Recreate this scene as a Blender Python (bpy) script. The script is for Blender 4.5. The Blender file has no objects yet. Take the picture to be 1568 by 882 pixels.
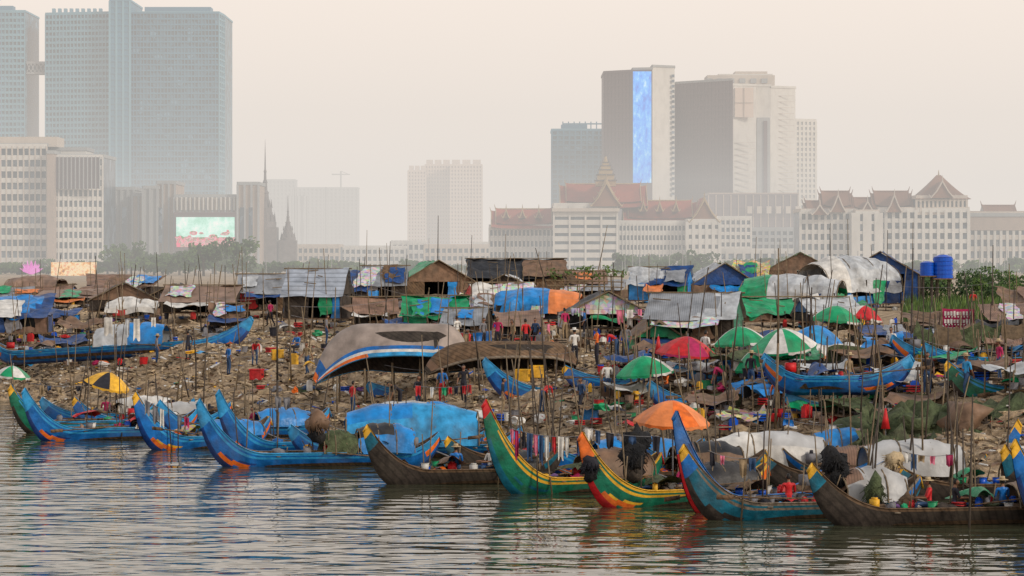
import bpy, math, random
import numpy as np
from mathutils import Vector, Matrix, noise
import bmesh
random.seed(7); np.random.seed(7)
R=random.uniform
F=4355.6; H0=8.0
sc=bpy.context.scene
def X(px,d): return (px-784)*d/F
def Z(py,d): return H0-(py-395)*d/F
def P(px,py,d): return Vector((X(px,d),d,Z(py,d)))

# ------------------------------------------------------------------ materials
MATS={}
def newmat(name):
    m=bpy.data.materials.new(name); m.use_nodes=True
    nt=m.node_tree; return m,nt,nt.nodes['Principled BSDF']
def mk(name,col,rough=.65,var=.35,scale=3.0,bump=.3,bscale=12,metal=0,kind=None,grime=.24,emit=0,spec=.35):
    m,nt,p=newmat(name); N=nt.nodes; Lk=nt.links
    tc=N.new('ShaderNodeTexCoord')
    def nz(s,d=4,stretch=None):
        n=N.new('ShaderNodeTexNoise'); n.inputs['Scale'].default_value=s; n.inputs['Detail'].default_value=d
        if stretch:
            mp=N.new('ShaderNodeMapping'); mp.inputs['Scale'].default_value=stretch
            Lk.new(tc.outputs['Object'],mp.inputs['Vector']); Lk.new(mp.outputs[0],n.inputs['Vector'])
        else: Lk.new(tc.outputs['Object'],n.inputs['Vector'])
        return n
    n1=nz(scale,5)
    r=N.new('ShaderNodeValToRGB'); r.color_ramp.elements[0].position=.3; r.color_ramp.elements[1].position=.7
    r.color_ramp.elements[0].color=(*[x*(1-var) for x in col],1)
    r.color_ramp.elements[1].color=(*[min(1,x*(1+var*.6)+.01*var) for x in col],1)
    Lk.new(n1.outputs['Fac'],r.inputs['Fac'])
    out=r.outputs['Color']
    if grime>0:
        n2=nz(scale*.35+.4,6,(1,1,.5))
        r2=N.new('ShaderNodeValToRGB'); r2.color_ramp.elements[0].position=.47; r2.color_ramp.elements[1].position=.72
        r2.color_ramp.elements[0].color=(0,0,0,1); r2.color_ramp.elements[1].color=(grime*1.6 if grime<.6 else 1,)*3+(1,)
        Lk.new(n2.outputs['Fac'],r2.inputs['Fac'])
        mx=N.new('ShaderNodeMixRGB'); mx.inputs['Color2'].default_value=(.12,.10,.075,1)
        Lk.new(r2.outputs['Color'],mx.inputs['Fac']); Lk.new(out,mx.inputs['Color1']); out=mx.outputs['Color']
    if kind in('plank','corr','tile'):
        w=N.new('ShaderNodeTexWave'); w.inputs['Scale'].default_value={'plank':2.2,'corr':3.5,'tile':1.2}[kind]; w.inputs['Distortion'].default_value=.6 if kind!='corr' else .1
        w.bands_direction='X' if kind!='tile' else 'Z'
        if kind=='plank': w.bands_direction='DIAGONAL'
        Lk.new(tc.outputs['Object'],w.inputs['Vector'])
        mx=N.new('ShaderNodeMixRGB'); mx.blend_type='MULTIPLY'; mx.inputs['Fac'].default_value=.55
        Lk.new(out,mx.inputs['Color1']); 
        rr=N.new('ShaderNodeValToRGB'); rr.color_ramp.elements[0].color=(.35,.35,.35,1); rr.color_ramp.elements[1].position=.35
        Lk.new(w.outputs['Fac'],rr.inputs['Fac']); Lk.new(rr.outputs[0],mx.inputs['Color2']); out=mx.outputs['Color']
    if kind=='window':
        v=N.new('ShaderNodeTexVoronoi'); v.inputs['Scale'].default_value=.35
        Lk.new(tc.outputs['Object'],v.inputs['Vector'])
        rr=N.new('ShaderNodeValToRGB'); rr.color_ramp.interpolation='CONSTANT'
        rr.color_ramp.elements[0].color=(*[x*.7 for x in col],1); rr.color_ramp.elements[1].position=.55; rr.color_ramp.elements[1].color=(*[x*1.3+.02 for x in col],1)
        e=rr.color_ramp.elements.new(.85); e.color=(*[x*1.8+.08 for x in col],1)
        Lk.new(v.outputs['Color'],rr.inputs['Fac']); out=rr.outputs['Color']
    if kind=='floral':
        v=N.new('ShaderNodeTexVoronoi'); v.inputs['Scale'].default_value=5
        Lk.new(tc.outputs['Object'],v.inputs['Vector'])
        mx=N.new('ShaderNodeMixRGB'); mx.inputs['Fac'].default_value=.4; Lk.new(out,mx.inputs['Color1'])
        Lk.new(v.outputs['Color'],mx.inputs['Color2']); out=mx.outputs['Color']
    Lk.new(out,p.inputs['Base Color'])
    p.inputs['Roughness'].default_value=rough; p.inputs['Metallic'].default_value=metal
    p.inputs['Specular IOR Level'].default_value=spec
    if bump>0:
        nb=nz(bscale,3); bp=N.new('ShaderNodeBump'); bp.inputs['Strength'].default_value=bump; bp.inputs['Distance'].default_value=.05
        Lk.new(nb.outputs['Fac'],bp.inputs['Height']); Lk.new(bp.outputs[0],p.inputs['Normal'])
    MATS[name]=m
C=dict
mk('blue',(.006,.15,.50),.4,.5,2.5); mk('blue_light',(.03,.32,.66),.45,.4,3); mk('blue_deep',(.006,.05,.24),.45,.5,2.5)
mk('green',(.004,.16,.09),.5,.5,3); mk('teal',(.004,.14,.22),.5,.5,3)
mk('orange',(.80,.16,.015),.5,.35,4,grime=.2); mk('yellow',(.82,.45,.03),.5,.35,4,grime=.2); mk('red',(.55,.015,.02),.5,.35,4,grime=.12)
mk('white',(.68,.67,.64),.5,.25,4,grime=.25); mk('pink',(.68,.18,.28),.7,.3,5,grime=.1); mk('magenta',(.42,.015,.10),.7,.3,5,grime=.1)
mk('purple',(.14,.06,.22),.7,.3,5,grime=.1)
mk('wood_dark',(.045,.034,.027),.85,.5,4,kind='plank'); mk('wood_mid',(.17,.105,.06),.85,.45,4,kind='plank'); mk('wood_grey',(.25,.20,.15),.85,.4,4,kind='plank')
mk('bamboo',(.19,.14,.085),.7,.4,6,bump=0,grime=.2); mk('bamboo_dark',(.06,.045,.035),.7,.4,6,bump=0,grime=.2)
mk('tarp_blue',(.01,.24,.66),.4,.4,2,bump=.9,bscale=4); mk('tarp_navy',(.01,.06,.22),.45,.4,2,bump=.8,bscale=4)
mk('tarp_green',(.005,.32,.13),.4,.4,2,bump=.9,bscale=4); mk('tarp_silver',(.48,.51,.54),.38,.35,2,bump=.9,bscale=4)
mk('tarp_white',(.68,.67,.64),.5,.3,2,bump=.9,bscale=4); mk('tarp_black',(.020,.022,.028),.5,.5,2,bump=.8,bscale=4,grime=.15)
mk('tarp_brown',(.20,.12,.075),.6,.45,2,bump=.8,bscale=4); mk('tarp_orange',(.78,.24,.07),.5,.3,2,bump=.8,bscale=4)
mk('hull_pale',(.34,.28,.245),.55,.35,1.5,bump=.5,bscale=5)
mk('vault_metal',(.52,.53,.54),.4,.25,1.2,bump=.4,bscale=5,grime=.3)
mk('tarp_floral',(.62,.42,.05),.5,.4,3,bump=.6,bscale=4,kind='floral'); mk('tarp_floral2',(.60,.60,.62),.5,.4,3,bump=.6,bscale=4,kind='floral')
mk('tin',(.36,.38,.41),.45,.35,1.5,kind='corr',metal=.3); mk('tin_rust',(.27,.16,.11),.6,.5,1.5,kind='corr'); mk('tin_tile',(.40,.45,.53),.45,.3,1.5,kind='tile')
mk('tin_brown',(.28,.19,.145),.6,.4,1.2)
mk('net_olive',(.075,.10,.045),.9,.5,5,bump=1,bscale=14); mk('net_black',(.012,.013,.016),.9,.6,8,bump=1,bscale=20,grime=.1)
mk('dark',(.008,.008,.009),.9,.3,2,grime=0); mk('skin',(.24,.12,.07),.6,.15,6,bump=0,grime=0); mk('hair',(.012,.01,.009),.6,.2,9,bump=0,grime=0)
mk('cl_dark',(.022,.022,.032),.8,.3,6,grime=0); mk('cl_jean',(.03,.07,.16),.8,.3,6,grime=0); mk('cl_grey',(.2,.2,.22),.8,.3,6,grime=0)
mk('cl_khaki',(.30,.22,.13),.8,.3,6,grime=0); mk('straw',(.50,.39,.24),.8,.3,9,grime=.1); mk('plastic_blue',(.004,.09,.56),.3,.15,3,bump=0,grime=.05)
mk('sandy',(.48,.37,.24),.9,.35,6,grime=.2); mk('mud',(.15,.105,.065),.9,.4,6,grime=.2)
mk('leaf_a',(.040,.080,.025),.8,.4,2,bump=0,grime=0); mk('leaf_b',(.07,.13,.035),.8,.4,2,bump=0,grime=0); mk('leaf_c',(.10,.17,.035),.8,.4,2,bump=0,grime=0)
mk('bark',(.10,.075,.05),.9,.4,3)
mk('cw_white',(.66,.64,.60),.7,.12,.05,bump=0,grime=.1); mk('cw_cream',(.57,.50,.43),.7,.12,.05,bump=0,grime=.1); mk('cw_grey',(.36,.38,.39),.7,.12,.05,bump=0,grime=.1)
mk('cw_tan',(.43,.34,.28),.7,.12,.05,bump=0,grime=.1); mk('cw_brown',(.15,.11,.12),.6,.12,.05,bump=0,grime=.0); mk('cw_pink',(.68,.56,.48),.7,.1,.05,bump=0,grime=.05)
mk('c_glass',(.07,.11,.15),.3,.2,.1,bump=0,kind='window',grime=0); mk('c_glass_t',(.03,.14,.22),.4,.2,.1,bump=0,kind='window',grime=0)
mk('c_frame_t',(.13,.34,.46),.6,.12,.05,bump=0,grime=0); mk('c_frame_d',(.06,.23,.36),.6,.12,.05,bump=0,grime=0)
mk('c_roof',(.36,.075,.04),.7,.2,.2,bump=0,grime=.1); mk('c_roof_b',(.24,.115,.07),.7,.2,.2,bump=0,grime=.1); mk('c_gold',(.42,.31,.17),.5,.2,.5,bump=0,grime=0)
mk('c_stone',(.18,.16,.16),.8,.3,.5,bump=0,grime=.1)
def ledmat(name,cols,scale,strength,stretch=(1,1,1),lo=.35,hi=.66):
    m,nt,p=newmat(name); N=nt.nodes; Lk=nt.links
    tc=N.new('ShaderNodeTexCoord'); mp=N.new('ShaderNodeMapping'); mp.inputs['Scale'].default_value=stretch
    n=N.new('ShaderNodeTexNoise'); n.inputs['Scale'].default_value=scale; n.inputs['Detail'].default_value=7; n.inputs['Roughness'].default_value=.75
    r=N.new('ShaderNodeValToRGB'); r.color_ramp.elements[0].position=lo; r.color_ramp.elements[1].position=hi
    r.color_ramp.elements[0].color=(*cols[0],1); r.color_ramp.elements[1].color=(*cols[-1],1)
    for i,c in enumerate(cols[1:-1]):
        e=r.color_ramp.elements.new(lo+(hi-lo)*(i+1)/(len(cols)-1)); e.color=(*c,1)
    Lk.new(tc.outputs['Object'],mp.inputs[0]); Lk.new(mp.outputs[0],n.inputs['Vector']); Lk.new(n.outputs['Fac'],r.inputs['Fac'])
    Lk.new(r.outputs[0],p.inputs['Emission Color']); p.inputs['Emission Strength'].default_value=strength; p.inputs['Base Color'].default_value=(.02,.02,.02,1)
    MATS[name]=m
ledmat('led_blue',[(.02,.20,.75),(.03,.35,1),(.10,.50,1),(.6,.85,1)],.45,1.2,(1,1,.45),.38,.66)
ledmat('led_sky',[(.35,.75,.55),(.60,.95,.80),(1.0,.98,.92)],.15,1.15,(1,1,1),.4,.6)
ledmat('led_flowers',[(.01,.25,.03),(1,.03,.15),(1,.5,.55),(.02,.22,.04),(1,.08,.2)],.35,1.0,(1,1,1),.42,.58)
ledmat('led_warm',[(.35,.10,.02),(1,.42,.08),(1,.85,.5),(.9,.3,.1)],.5,1.0,(1,1,1),.4,.6)
ledmat('led_pink',[(.8,.10,.55),(1,.35,.8)],.5,.9)

# ------------------------------------------------------------------ mesh builder
_bm=bmesh.new(); bmesh.ops.create_icosphere(_bm,subdivisions=2,radius=1)
ICO=[v.co.copy() for v in _bm.verts]; ICOF=[[v.index for v in f.verts] for f in _bm.faces]; _bm.free()
class MB:
    def __init__(s): s.v=[];s.f=[];s.m=[];s.ml=[]
    def mi(s,m):
        if m not in s.ml: s.ml.append(m)
        return s.ml.index(m)
    def add(s,vs,fs,m):
        o=len(s.v); s.v.extend([tuple(v) for v in vs]); k=None if isinstance(m,list) else s.mi(m)
        for i,f in enumerate(fs):
            s.f.append([o+j for j in f]); s.m.append(k if k is not None else s.mi(m[i]))
    def obox(s,c,ax,ay,az,m):
        c=Vector(c); v=[c+a*ax+b*ay+d*az for d in(-1,1) for b in(-1,1) for a in(-1,1)]
        s.add(v,[(0,2,3,1),(4,5,7,6),(0,1,5,4),(2,6,7,3),(0,4,6,2),(1,3,7,5)],m)
    def box(s,c,sz,m,rz=0,tilt=0):
        ro=Matrix.Rotation(rz,3,'Z')@Matrix.Rotation(tilt,3,'X')
        s.obox(c,ro@Vector((sz[0]/2,0,0)),ro@Vector((0,sz[1]/2,0)),ro@Vector((0,0,sz[2]/2)),m)
    def cyl(s,a,b,r0,r1,m,n=6,caps=True):
        a=Vector(a);b=Vector(b);d=(b-a)
        if d.length<1e-6:return
        d.normalize(); u=d.orthogonal().normalized(); w=d.cross(u)
        vs=[]
        for p,r in((a,r0),(b,r1)):
            for i in range(n):
                t=2*math.pi*i/n; vs.append(p+u*r*math.cos(t)+w*r*math.sin(t))
        fs=[(i,(i+1)%n,n+(i+1)%n,n+i) for i in range(n)]
        if caps: fs+=[tuple(range(n))[::-1],tuple(range(n,2*n))]
        s.add(vs,fs,m)
    def tube(s,pts,r,m,n=5):
        for a,b in zip(pts[:-1],pts[1:]): s.cyl(a,b,r,r,m,n,False)
    def grid(s,fn,nu,nv,m):
        vs=[fn(i/nu,j/nv) for j in range(nv+1) for i in range(nu+1)]
        fs=[];ms=[]
        for j in range(nv):
            for i in range(nu):
                a=j*(nu+1)+i; fs.append((a,a+1,a+nu+2,a+nu+1))
                ms.append(m((i+.5)/nu,(j+.5)/nv) if callable(m) else m)
        s.add(vs,fs,ms)
    def drape(s,A,B,Cc,D,m,sag=.1,amp=.05,nu=8,nv=6,fr=2.0,rag=0):
        A,B,Cc,D=map(Vector,(A,B,Cc,D)); sd=Vector((R(0,99),R(0,99),R(0,99)))
        dn=((D+Cc)-(A+B)).normalized(); sx=(B-A).normalized()
        def fn(u,v):
            p=(A*(1-u)+B*u)*(1-v)+(D*(1-u)+Cc*u)*v
            q=p*fr*.5+sd
            if rag: p=p+dn*(noise.noise(q*1.7)*rag*v*1.6)+sx*(noise.noise(q*1.1+Vector((9,0,0)))*rag*(2*u-1)**2)
            p=p+Vector((noise.noise(q)*amp*.5,noise.noise(q+Vector((5,5,5)))*amp*.5,noise.noise(q*1.3)*amp-sag*16*u*(1-u)*v*(1-v)*.5-sag*.5*(4*u*(1-u))*(1 if v in(0,1) else .3)))
            return p
        s.grid(fn,nu,nv,m)
    def blob(s,c,r,m,amp=.25,fr=1.5,zs=1,flat=False):
        c=Vector(c); sd=Vector((R(0,99),R(0,99),0)); 
        r=Vector(r) if hasattr(r,'__len__') else Vector((r,r,r*zs)); vs=[]
        for v in ICO:
            k=1+amp*noise.noise(v*fr+sd)*2
            vs.append(c+Vector((v.x*r.x*k,v.y*r.y*k,max(v.z,-.55 if flat else -1)*r.z*k)))
        s.add(vs,ICOF,m)
    def leaves(s,c,r,n,size,ms):
        c=Vector(c); r=Vector(r)
        for _ in range(n):
            d=Vector((random.gauss(0,1),random.gauss(0,1),random.gauss(0,1))).normalized()*R(.35,1)**.5
            p=c+Vector((d.x*r.x,d.y*r.y,d.z*r.z)); a=Vector((R(-1,1),R(-1,1),R(-1,1))).normalized(); b=a.orthogonal().normalized(); k=size*R(.5,1.2)
            s.add([p-a*k,p+b*k*.6,p+a*k,p-b*k*.6],[(0,1,2,3)],random.choice(ms))
    def build(s,name,smooth=False,origin=None):
        if not s.v: return None
        A=np.array(s.v,dtype=float)
        if origin is None: o=np.array([A[:,0].mean(),A[:,1].mean(),A[:,2].min()])
        else: o=np.array(origin)
        A=A-o
        me=bpy.data.meshes.new(name); me.from_pydata(A.tolist(),[],s.f); 
        for m in s.ml: me.materials.append(MATS[m])
        me.polygons.foreach_set('material_index',s.m)
        if smooth: me.polygons.foreach_set('use_smooth',[True]*len(s.f))
        me.update(); ob=bpy.data.objects.new(name,me); ob.location=o; sc.collection.objects.link(ob); return ob

# ------------------------------------------------------------------ terrain
def ysh(x): return 118-1.45*np.clip(x,-60,30)
def terr(x,y):
    s=y-ysh(x)
    z=np.interp(s,[-40,0,4,17,45,60],[-4,0,.75,2.85,3.85,4])
    a=np.interp(s,[-5,2,60,200],[0,1,1,0])
    return z+a*(.14*np.sin(x*.9+y*.5)+.10*np.sin(x*2.1-y*1.3+1)+.06*np.sin(x*4.3+y*3.1))
def gz(x,y): return float(terr(x,y))
def ground(px,py):
    D=75.
    while D<700:
        x=X(px,D)
        if Z(py,D)<=gz(x,D): return D,Vector((x,D,gz(x,D)))
        D+=.25
    return D,Vector((X(px,D),D,4))
def ground_mesh():
    xs=np.concatenate([[-6000,-2500,-1200,-600,-300,-150,-90],np.arange(-62,45,.4),[60,90,150,300,600,1200,2500,6000]])
    ss=np.concatenate([[-60,-40],np.arange(-20,65,.4),[70,80,100,130,180,260,400,700,1200,2500,5000,9000]])
    nx,ns=len(xs),len(ss); v=[]
    for s_ in ss:
        y=ysh(xs)+s_; z=terr(xs,y)
        fine=np.where((s_>0)&(s_<60),1,0)*.05*np.random.randn(nx)*(np.abs(xs)<60)
        v+=list(zip(xs.tolist(),y.tolist(),(z+fine).tolist()))
    f=[(j*nx+i,j*nx+i+1,(j+1)*nx+i+1,(j+1)*nx+i) for j in range(ns-1) for i in range(nx-1)]
    me=bpy.data.meshes.new('ground'); me.from_pydata(v,[],f)
    m,nt,p=newmat('ground'); N=nt.nodes; Lk=nt.links; tc=N.new('ShaderNodeTexCoord')
    n1=N.new('ShaderNodeTexNoise'); n1.inputs['Scale'].default_value=.6; n1.inputs['Detail'].default_value=9; n1.inputs['Roughness'].default_value=.75
    r=N.new('ShaderNodeValToRGB'); cr=r.color_ramp; cr.elements[0].position=.32; cr.elements[0].color=(.10,.07,.045,1); cr.elements[1].position=.68; cr.elements[1].color=(.58,.45,.30,1)
    e=cr.elements.new(.5); e.color=(.38,.275,.17,1)
    Lk.new(tc.outputs['Object'],n1.inputs['Vector']); Lk.new(n1.outputs['Fac'],r.inputs['Fac']); Lk.new(r.outputs[0],p.inputs['Base Color'])
    p.inputs['Roughness'].default_value=.95
    n2=N.new('ShaderNodeTexNoise'); n2.inputs['Scale'].default_value=6; n2.inputs['Detail'].default_value=6
    b=N.new('ShaderNodeBump'); b.inputs['Distance'].default_value=.15; Lk.new(tc.outputs['Object'],n2.inputs['Vector']); Lk.new(n2.outputs['Fac'],b.inputs['Height']); Lk.new(b.outputs[0],p.inputs['Normal'])
    me.materials.append(m); o=bpy.data.objects.new('ground',me); sc.collection.objects.link(o)
ground_mesh()
def water():
    me=bpy.data.meshes.new('river_water'); me.from_pydata([(-6000,-600,0),(6000,-600,0),(6000,400,0),(-6000,400,0)],[],[(0,1,2,3)])
    m,nt,p=newmat('river_water'); N=nt.nodes; Lk=nt.links
    p.inputs['Base Color'].default_value=(.055,.06,.035,1); p.inputs['Roughness'].default_value=.03; p.inputs['IOR'].default_value=1.34
    tc=N.new('ShaderNodeTexCoord'); 
    def nz(s,st,d,rz):
        mp=N.new('ShaderNodeMapping'); mp.inputs['Scale'].default_value=st; mp.inputs['Rotation'].default_value=(0,0,rz)
        n=N.new('ShaderNodeTexNoise'); n.inputs['Scale'].default_value=s; n.inputs['Detail'].default_value=d; n.inputs['Roughness'].default_value=.45
        Lk.new(tc.outputs['Object'],mp.inputs[0]); Lk.new(mp.outputs[0],n.inputs['Vector']); return n
    a=nz(.95,(.55,1,1),2,.2); b=nz(.22,(1,1,1),1,-.4)
    ad=N.new('ShaderNodeMath'); ad.operation='MULTIPLY_ADD'; ad.inputs[1].default_value=1.2
    Lk.new(b.outputs['Fac'],ad.inputs[0]); Lk.new(a.outputs['Fac'],ad.inputs[2])
    bp=N.new('ShaderNodeBump'); bp.inputs['Strength'].default_value=1; bp.inputs['Distance'].default_value=.115
    Lk.new(ad.outputs[0],bp.inputs['Height']); Lk.new(bp.outputs[0],p.inputs['Normal'])
    me.materials.append(m); o=bpy.data.objects.new('river_water',me); sc.collection.objects.link(o)
water()

# ------------------------------------------------------------------ generic pieces
CL=['red','magenta','blue','white','cl_jean','purple','cl_grey','cl_dark','cl_khaki','white','tarp_brown','blue_light','orange','tarp_green','yellow']
def bucket(b,p,r,h,m):
    p=Vector(p); b.cyl(p,p+Vector((0,0,h)),r*.78,r,m,10); b.cyl(p+Vector((0,0,h)),p+Vector((0,0,h*1.06)),r*1.08,r*1.08,m,10); b.cyl(p+Vector((0,0,h*1.062)),p+Vector((0,0,h*1.07)),r*.9,r*.9,'dark',10)
def jerrycan(b,p,s,m):
    p=Vector(p); a=R(0,3); b.box(p+Vector((0,0,.19*s)),(.30*s,.18*s,.36*s),m,a); b.box(p+Vector((0,0,.40*s)),(.20*s,.12*s,.06*s),m,a); b.cyl(p+Vector((.06*s,0,.41*s)),p+Vector((.06*s,0,.48*s)),.035*s,.035*s,'cl_dark',8)
def crate(b,p,w,m):
    p=Vector(p); a=R(0,3); 
    b.box(p+Vector((0,0,w*.3)),(w*.92,w*.62,w*.5),'dark',a)
    for k in(.1,.3,.5): b.box(p+Vector((0,0,w*k)),(w,w*.7,w*.11),m,a)
MUTED=['tarp_brown','net_olive','net_black','straw','tarp_white','wood_mid','wood_grey','cl_grey','cl_khaki','mud','cl_dark','wood_dark','tin_brown']
def clutter(b,p,rx,ry,n,s=1,rz=0):
    for _ in range(n):
        q=Vector((R(-rx,rx),R(-ry,ry),0)); q.rotate(Matrix.Rotation(rz,3,'Z')); q=q+Vector(p); k=random.random()
        col=random.choice(MUTED if random.random()<.55 else CL)
        if k<.16: bucket(b,q,R(.13,.25)*s,R(.2,.45)*s,random.choice(['plastic_blue','red','cl_grey','white','tarp_green','cl_grey','tin_brown','cl_dark']))
        elif k<.26: jerrycan(b,q,R(.8,1.3)*s,random.choice(['yellow','plastic_blue','white','red','cl_grey']))
        elif k<.42: crate(b,q,R(.3,.55)*s,random.choice(['wood_mid','plastic_blue','wood_grey','wood_mid','red']))
        elif k<.64: b.blob(q+Vector((0,0,.10*s)),(R(.15,.35)*s,R(.15,.3)*s,R(.08,.2)*s),col,.45,2.5)
        elif k<.80:
            a=R(0,6); d=Vector((math.cos(a),math.sin(a),0))*R(.25,.55)*s; e=Vector((-d.y,d.x,0)).normalized()*R(.2,.4)*s; h=Vector((0,0,R(.1,.4)*s))
            b.drape(q-d-e,q+d-e+h*.3,q+d+e,q-d+e,col,-.5*s*.4,.2,5,5,4)
        elif k<.91: b.box(q+Vector((0,0,.15)),(R(.5,1.4)*s,.12,.04),random.choice(['wood_mid','wood_grey','wood_dark']),R(0,3),R(-.3,.3))
        else: b.cyl(q,q+Vector((R(-.3,.3),R(-.3,.3),R(.5,1.3)*s)),.02,.02,'bamboo')
def cloth(b,p,dirx,w,h,m):
    p=Vector(p); d=Vector(dirx).normalized(); nrm=d.cross(Vector((0,0,1))); ph=R(0,6); tap=R(-.15,.35)
    def fn(u,v):
        return p+d*((u-.5)*w*(1-tap*v))+nrm*(.05*math.sin(u*9+ph)*(.3+v)+.03*math.sin(v*5+ph))-Vector((0,0,h*v*(1+.10*math.sin(u*7+ph))))
    b.grid(fn,6,4,m)
def laundry(A,B,n,h,cols=CL,gap=.8,sag=.12,skip=.25):
    A=Vector(A);B=Vector(B);b=MB();L=(B-A).length
    pt=lambda t:A.lerp(B,t)-Vector((0,0,sag*4*t*(1-t)))
    b.tube([pt(i/8) for i in range(9)],.012,'cl_grey',4)
    for i in range(n):
        if random.random()<skip: continue
        t=(i+R(.3,.7))/n; w=L/n*gap*R(.5,1.1)
        cloth(b,pt(t),B-A,w,h*R(.4,1.1),random.choice(cols))
    b.build('clothesline',True)

# ------------------------------------------------------------------ boats
SCH={
 'blue':C(main='blue',low='blue_deep',gun='blue_light',s1='orange',s2='yellow',tip='blue',cap='yellow'),
 'blue2':C(main='blue',low='blue_deep',gun='blue_light',s1='orange',s2='blue_deep',tip='blue_light',cap='blue_light'),
 'bluered':C(main='blue_deep',low='red',gun='blue',s1='orange',s2='white',tip='blue',cap='blue'),
 'green':C(main='green',low='teal',gun='yellow',s1='green',s2='teal',tip='green',cap='red'),
 'greenb':C(main='green',low='wood_dark',gun='blue_light',s1='green',s2='teal',tip='green',cap='yellow'),
 'greenor':C(main='green',low='red',gun='yellow',s1='orange',s2='yellow',tip='orange',cap='orange'),
 'wood':C(main='wood_dark',low='wood_dark',gun='wood_mid',s1='wood_dark',s2='wood_dark',tip='teal',cap='yellow'),
 'woodblue':C(main='teal',low='wood_dark',gun='wood_grey',s1='wood_dark',s2='teal',tip='blue',cap='yellow'),
 'brown':C(main='hull_pale',low='hull_pale',gun='blue_light',s1='hull_pale',s2='hull_pale',tip='blue',cap='orange'),
 'plank':C(main='wood_mid',low='wood_mid',gun='wood_grey',s1='wood_mid',s2='wood_mid',tip='tarp_brown',cap='wood_dark'),
}
def bez(a,b,c,t): return ((1-t)**2*a[0]+2*t*(1-t)*b[0]+t*t*c[0],(1-t)**2*a[1]+2*t*(1-t)*b[1]+t*t*c[1])
def hull_stations(L,W,g,k,bh,sh,bl):
    a=L/2-bl; st=[]
    s0=-L/2+1.4
    for i in range(9):
        u=1-i/9
        K=bez((s0,-k),(-L/2+.4,-k),(-L/2,sh*.7),u); G=bez((s0+.3,g),(-L/2+.9,g),(-L/2+.1,sh),u)
        st.append((K,G,W/2*(1-u**1.8*.8),-u))
    nm=10
    for i in range(nm+1):
        t=i/nm; xk=s0+(a-s0)*t; xg=s0+.3+(a-.9-s0-.3)*t
        st.append(((xk,-k),(xg,g),W/2*(1-.12*abs(2*t-1)**2),0))
    for i in range(1,17):
        u=i/16
        K=bez((a,-k),(a+bl*.78,-k),(a+bl,bh-.25),u); G=bez((a-.9,g),(a+bl*.28,g*.9),(a+bl-.16,bh),u)
        st.append((K,G,W/2*.88*max(.04,(1-u)**.8),u))
    return st
def add_hull(b,T,L,W,g,k,bh,sh,bl,scm,inner='wood_mid'):
    st=hull_stations(L,W,g,k,bh,sh,bl); S=SCH[scm]
    vs=[0,.12,.22,.3,.38,.46,.55,.66,.76,.85,.92,1.]
    for sgn in(-1,1):
        V=[];fs=[];ms=[]
        for (K,G,w,u) in st:
            for v in vs:
                V.append(T@Vector((K[0]+(G[0]-K[0])*v,sgn*(w*v**.5+.02),K[1]+(G[1]-K[1])*v**1.15)))
        nv=len(vs)
        for i in range(len(st)-1):
            u=(st[i][3]+st[i+1][3])/2
            for j in range(nv-1):
                v=(vs[j]+vs[j+1])/2; q=i*nv+j; fs.append((q,q+1,q+nv+1,q+nv))
                if scm=='brown' and v>.72: m='blue' if v<.82 else ('white' if v<.9 else ('orange' if u>.2 or u<-.2 else 'blue_light'))
                elif v>.92: m=S['gun'] if u<.9 else S['cap']
                elif u>.94: m=S['cap']
                elif u>.80: m=S['tip']
                elif .05<u<.50 and .30<v+u*.15<.47: m=S['s1']
                elif .02<u<.42 and .47<v+u*.15<.54: m=S['s2']
                elif u<-.6 and v>.4: m=S['s1'] if v<.7 else S['tip']
                elif v<.2: m=S['low']
                elif .76<v<.86: m=S['gun'] if scm not in('wood','brown','plank') else S['main']
                else: m=S['main']
                ms.append(m)
        b.add(V,fs,ms)
    V=[];fs=[];ms=[]
    for (K,G,w,u) in st:
        wi=max(.01,w-.07)
        z1=G[1]; zf=min(G[1]-.02,max(-k+.18,K[1]+(G[1]-K[1])*.35))
        for y,z in((-w-.05,z1+.015),(-w-.05,z1+.04),(-wi,z1+.04),(-wi*.8,zf),(wi*.8,zf),(wi,z1+.04),(w+.05,z1+.04),(w+.05,z1+.015)):
            V.append(T@Vector((G[0],y,z)))
    for i in range(len(st)-1):
        for j in range(7):
            q=i*8+j; fs.append((q,q+1,q+9,q+8)); ms.append(S['gun'] if j in(0,1,5,6) else inner)
    b.add(V,fs,ms)
    for idx in(0,len(st)-1):
        K,G,w,u=st[idx]
        b.obox(T@Vector(((K[0]+G[0])/2,0,(K[1]+G[1])/2)),T.to_3x3()@Vector(((G[0]-K[0])/2,0,(G[1]-K[1])/2)),T.to_3x3()@Vector((0,w+.03,0)),T.to_3x3()@Vector((.02,0,.03)),S['cap'])
    return st
def canopy(b,T,x0,x1,W,z0,h,m,sides=.6,amp=.035,m2=None,hoops=True):
    sd=Vector((R(0,50),R(0,50),0))
    def fn(u,v):
        a=math.pi*v; x=x0+(x1-x0)*u; e=1-.22*abs(2*u-1)**3; y=-math.cos(a)*W/2*(1+.04*math.sin(x*3)); z=z0+math.sin(a)**.8*h*e
        q=Vector((x*1.2,v*4,0))+sd; n=noise.noise(q)*amp*2
        x+=noise.noise(q*1.5)*.2*(2*u-1)**2
        return T@Vector((x,y*(1+n*.3),z+n-.06*math.sin(u*math.pi*4)**2*math.sin(a)))
    cut=R(.2,.8); side=random.random()<.5
    mm=(lambda u,v:(m2 if (m2 and ((u<cut)==side or v>.8)) else m))
    b.grid(fn,14,10,mm)
    if hoops:
        for t in(0.0,.33,.66,1.0):
            b.tube([T@Vector((x0+(x1-x0)*t,-math.cos(math.pi*k/8)*W/2*(1.01 if t in(0,1) else .97),z0+math.sin(math.pi*k/8)**.8*h*(1-.22*abs(2*t-1)**3)+(.01 if t in(0,1) else -.04))) for k in range(9)],.03,'bamboo')
NPEO=[]
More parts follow.
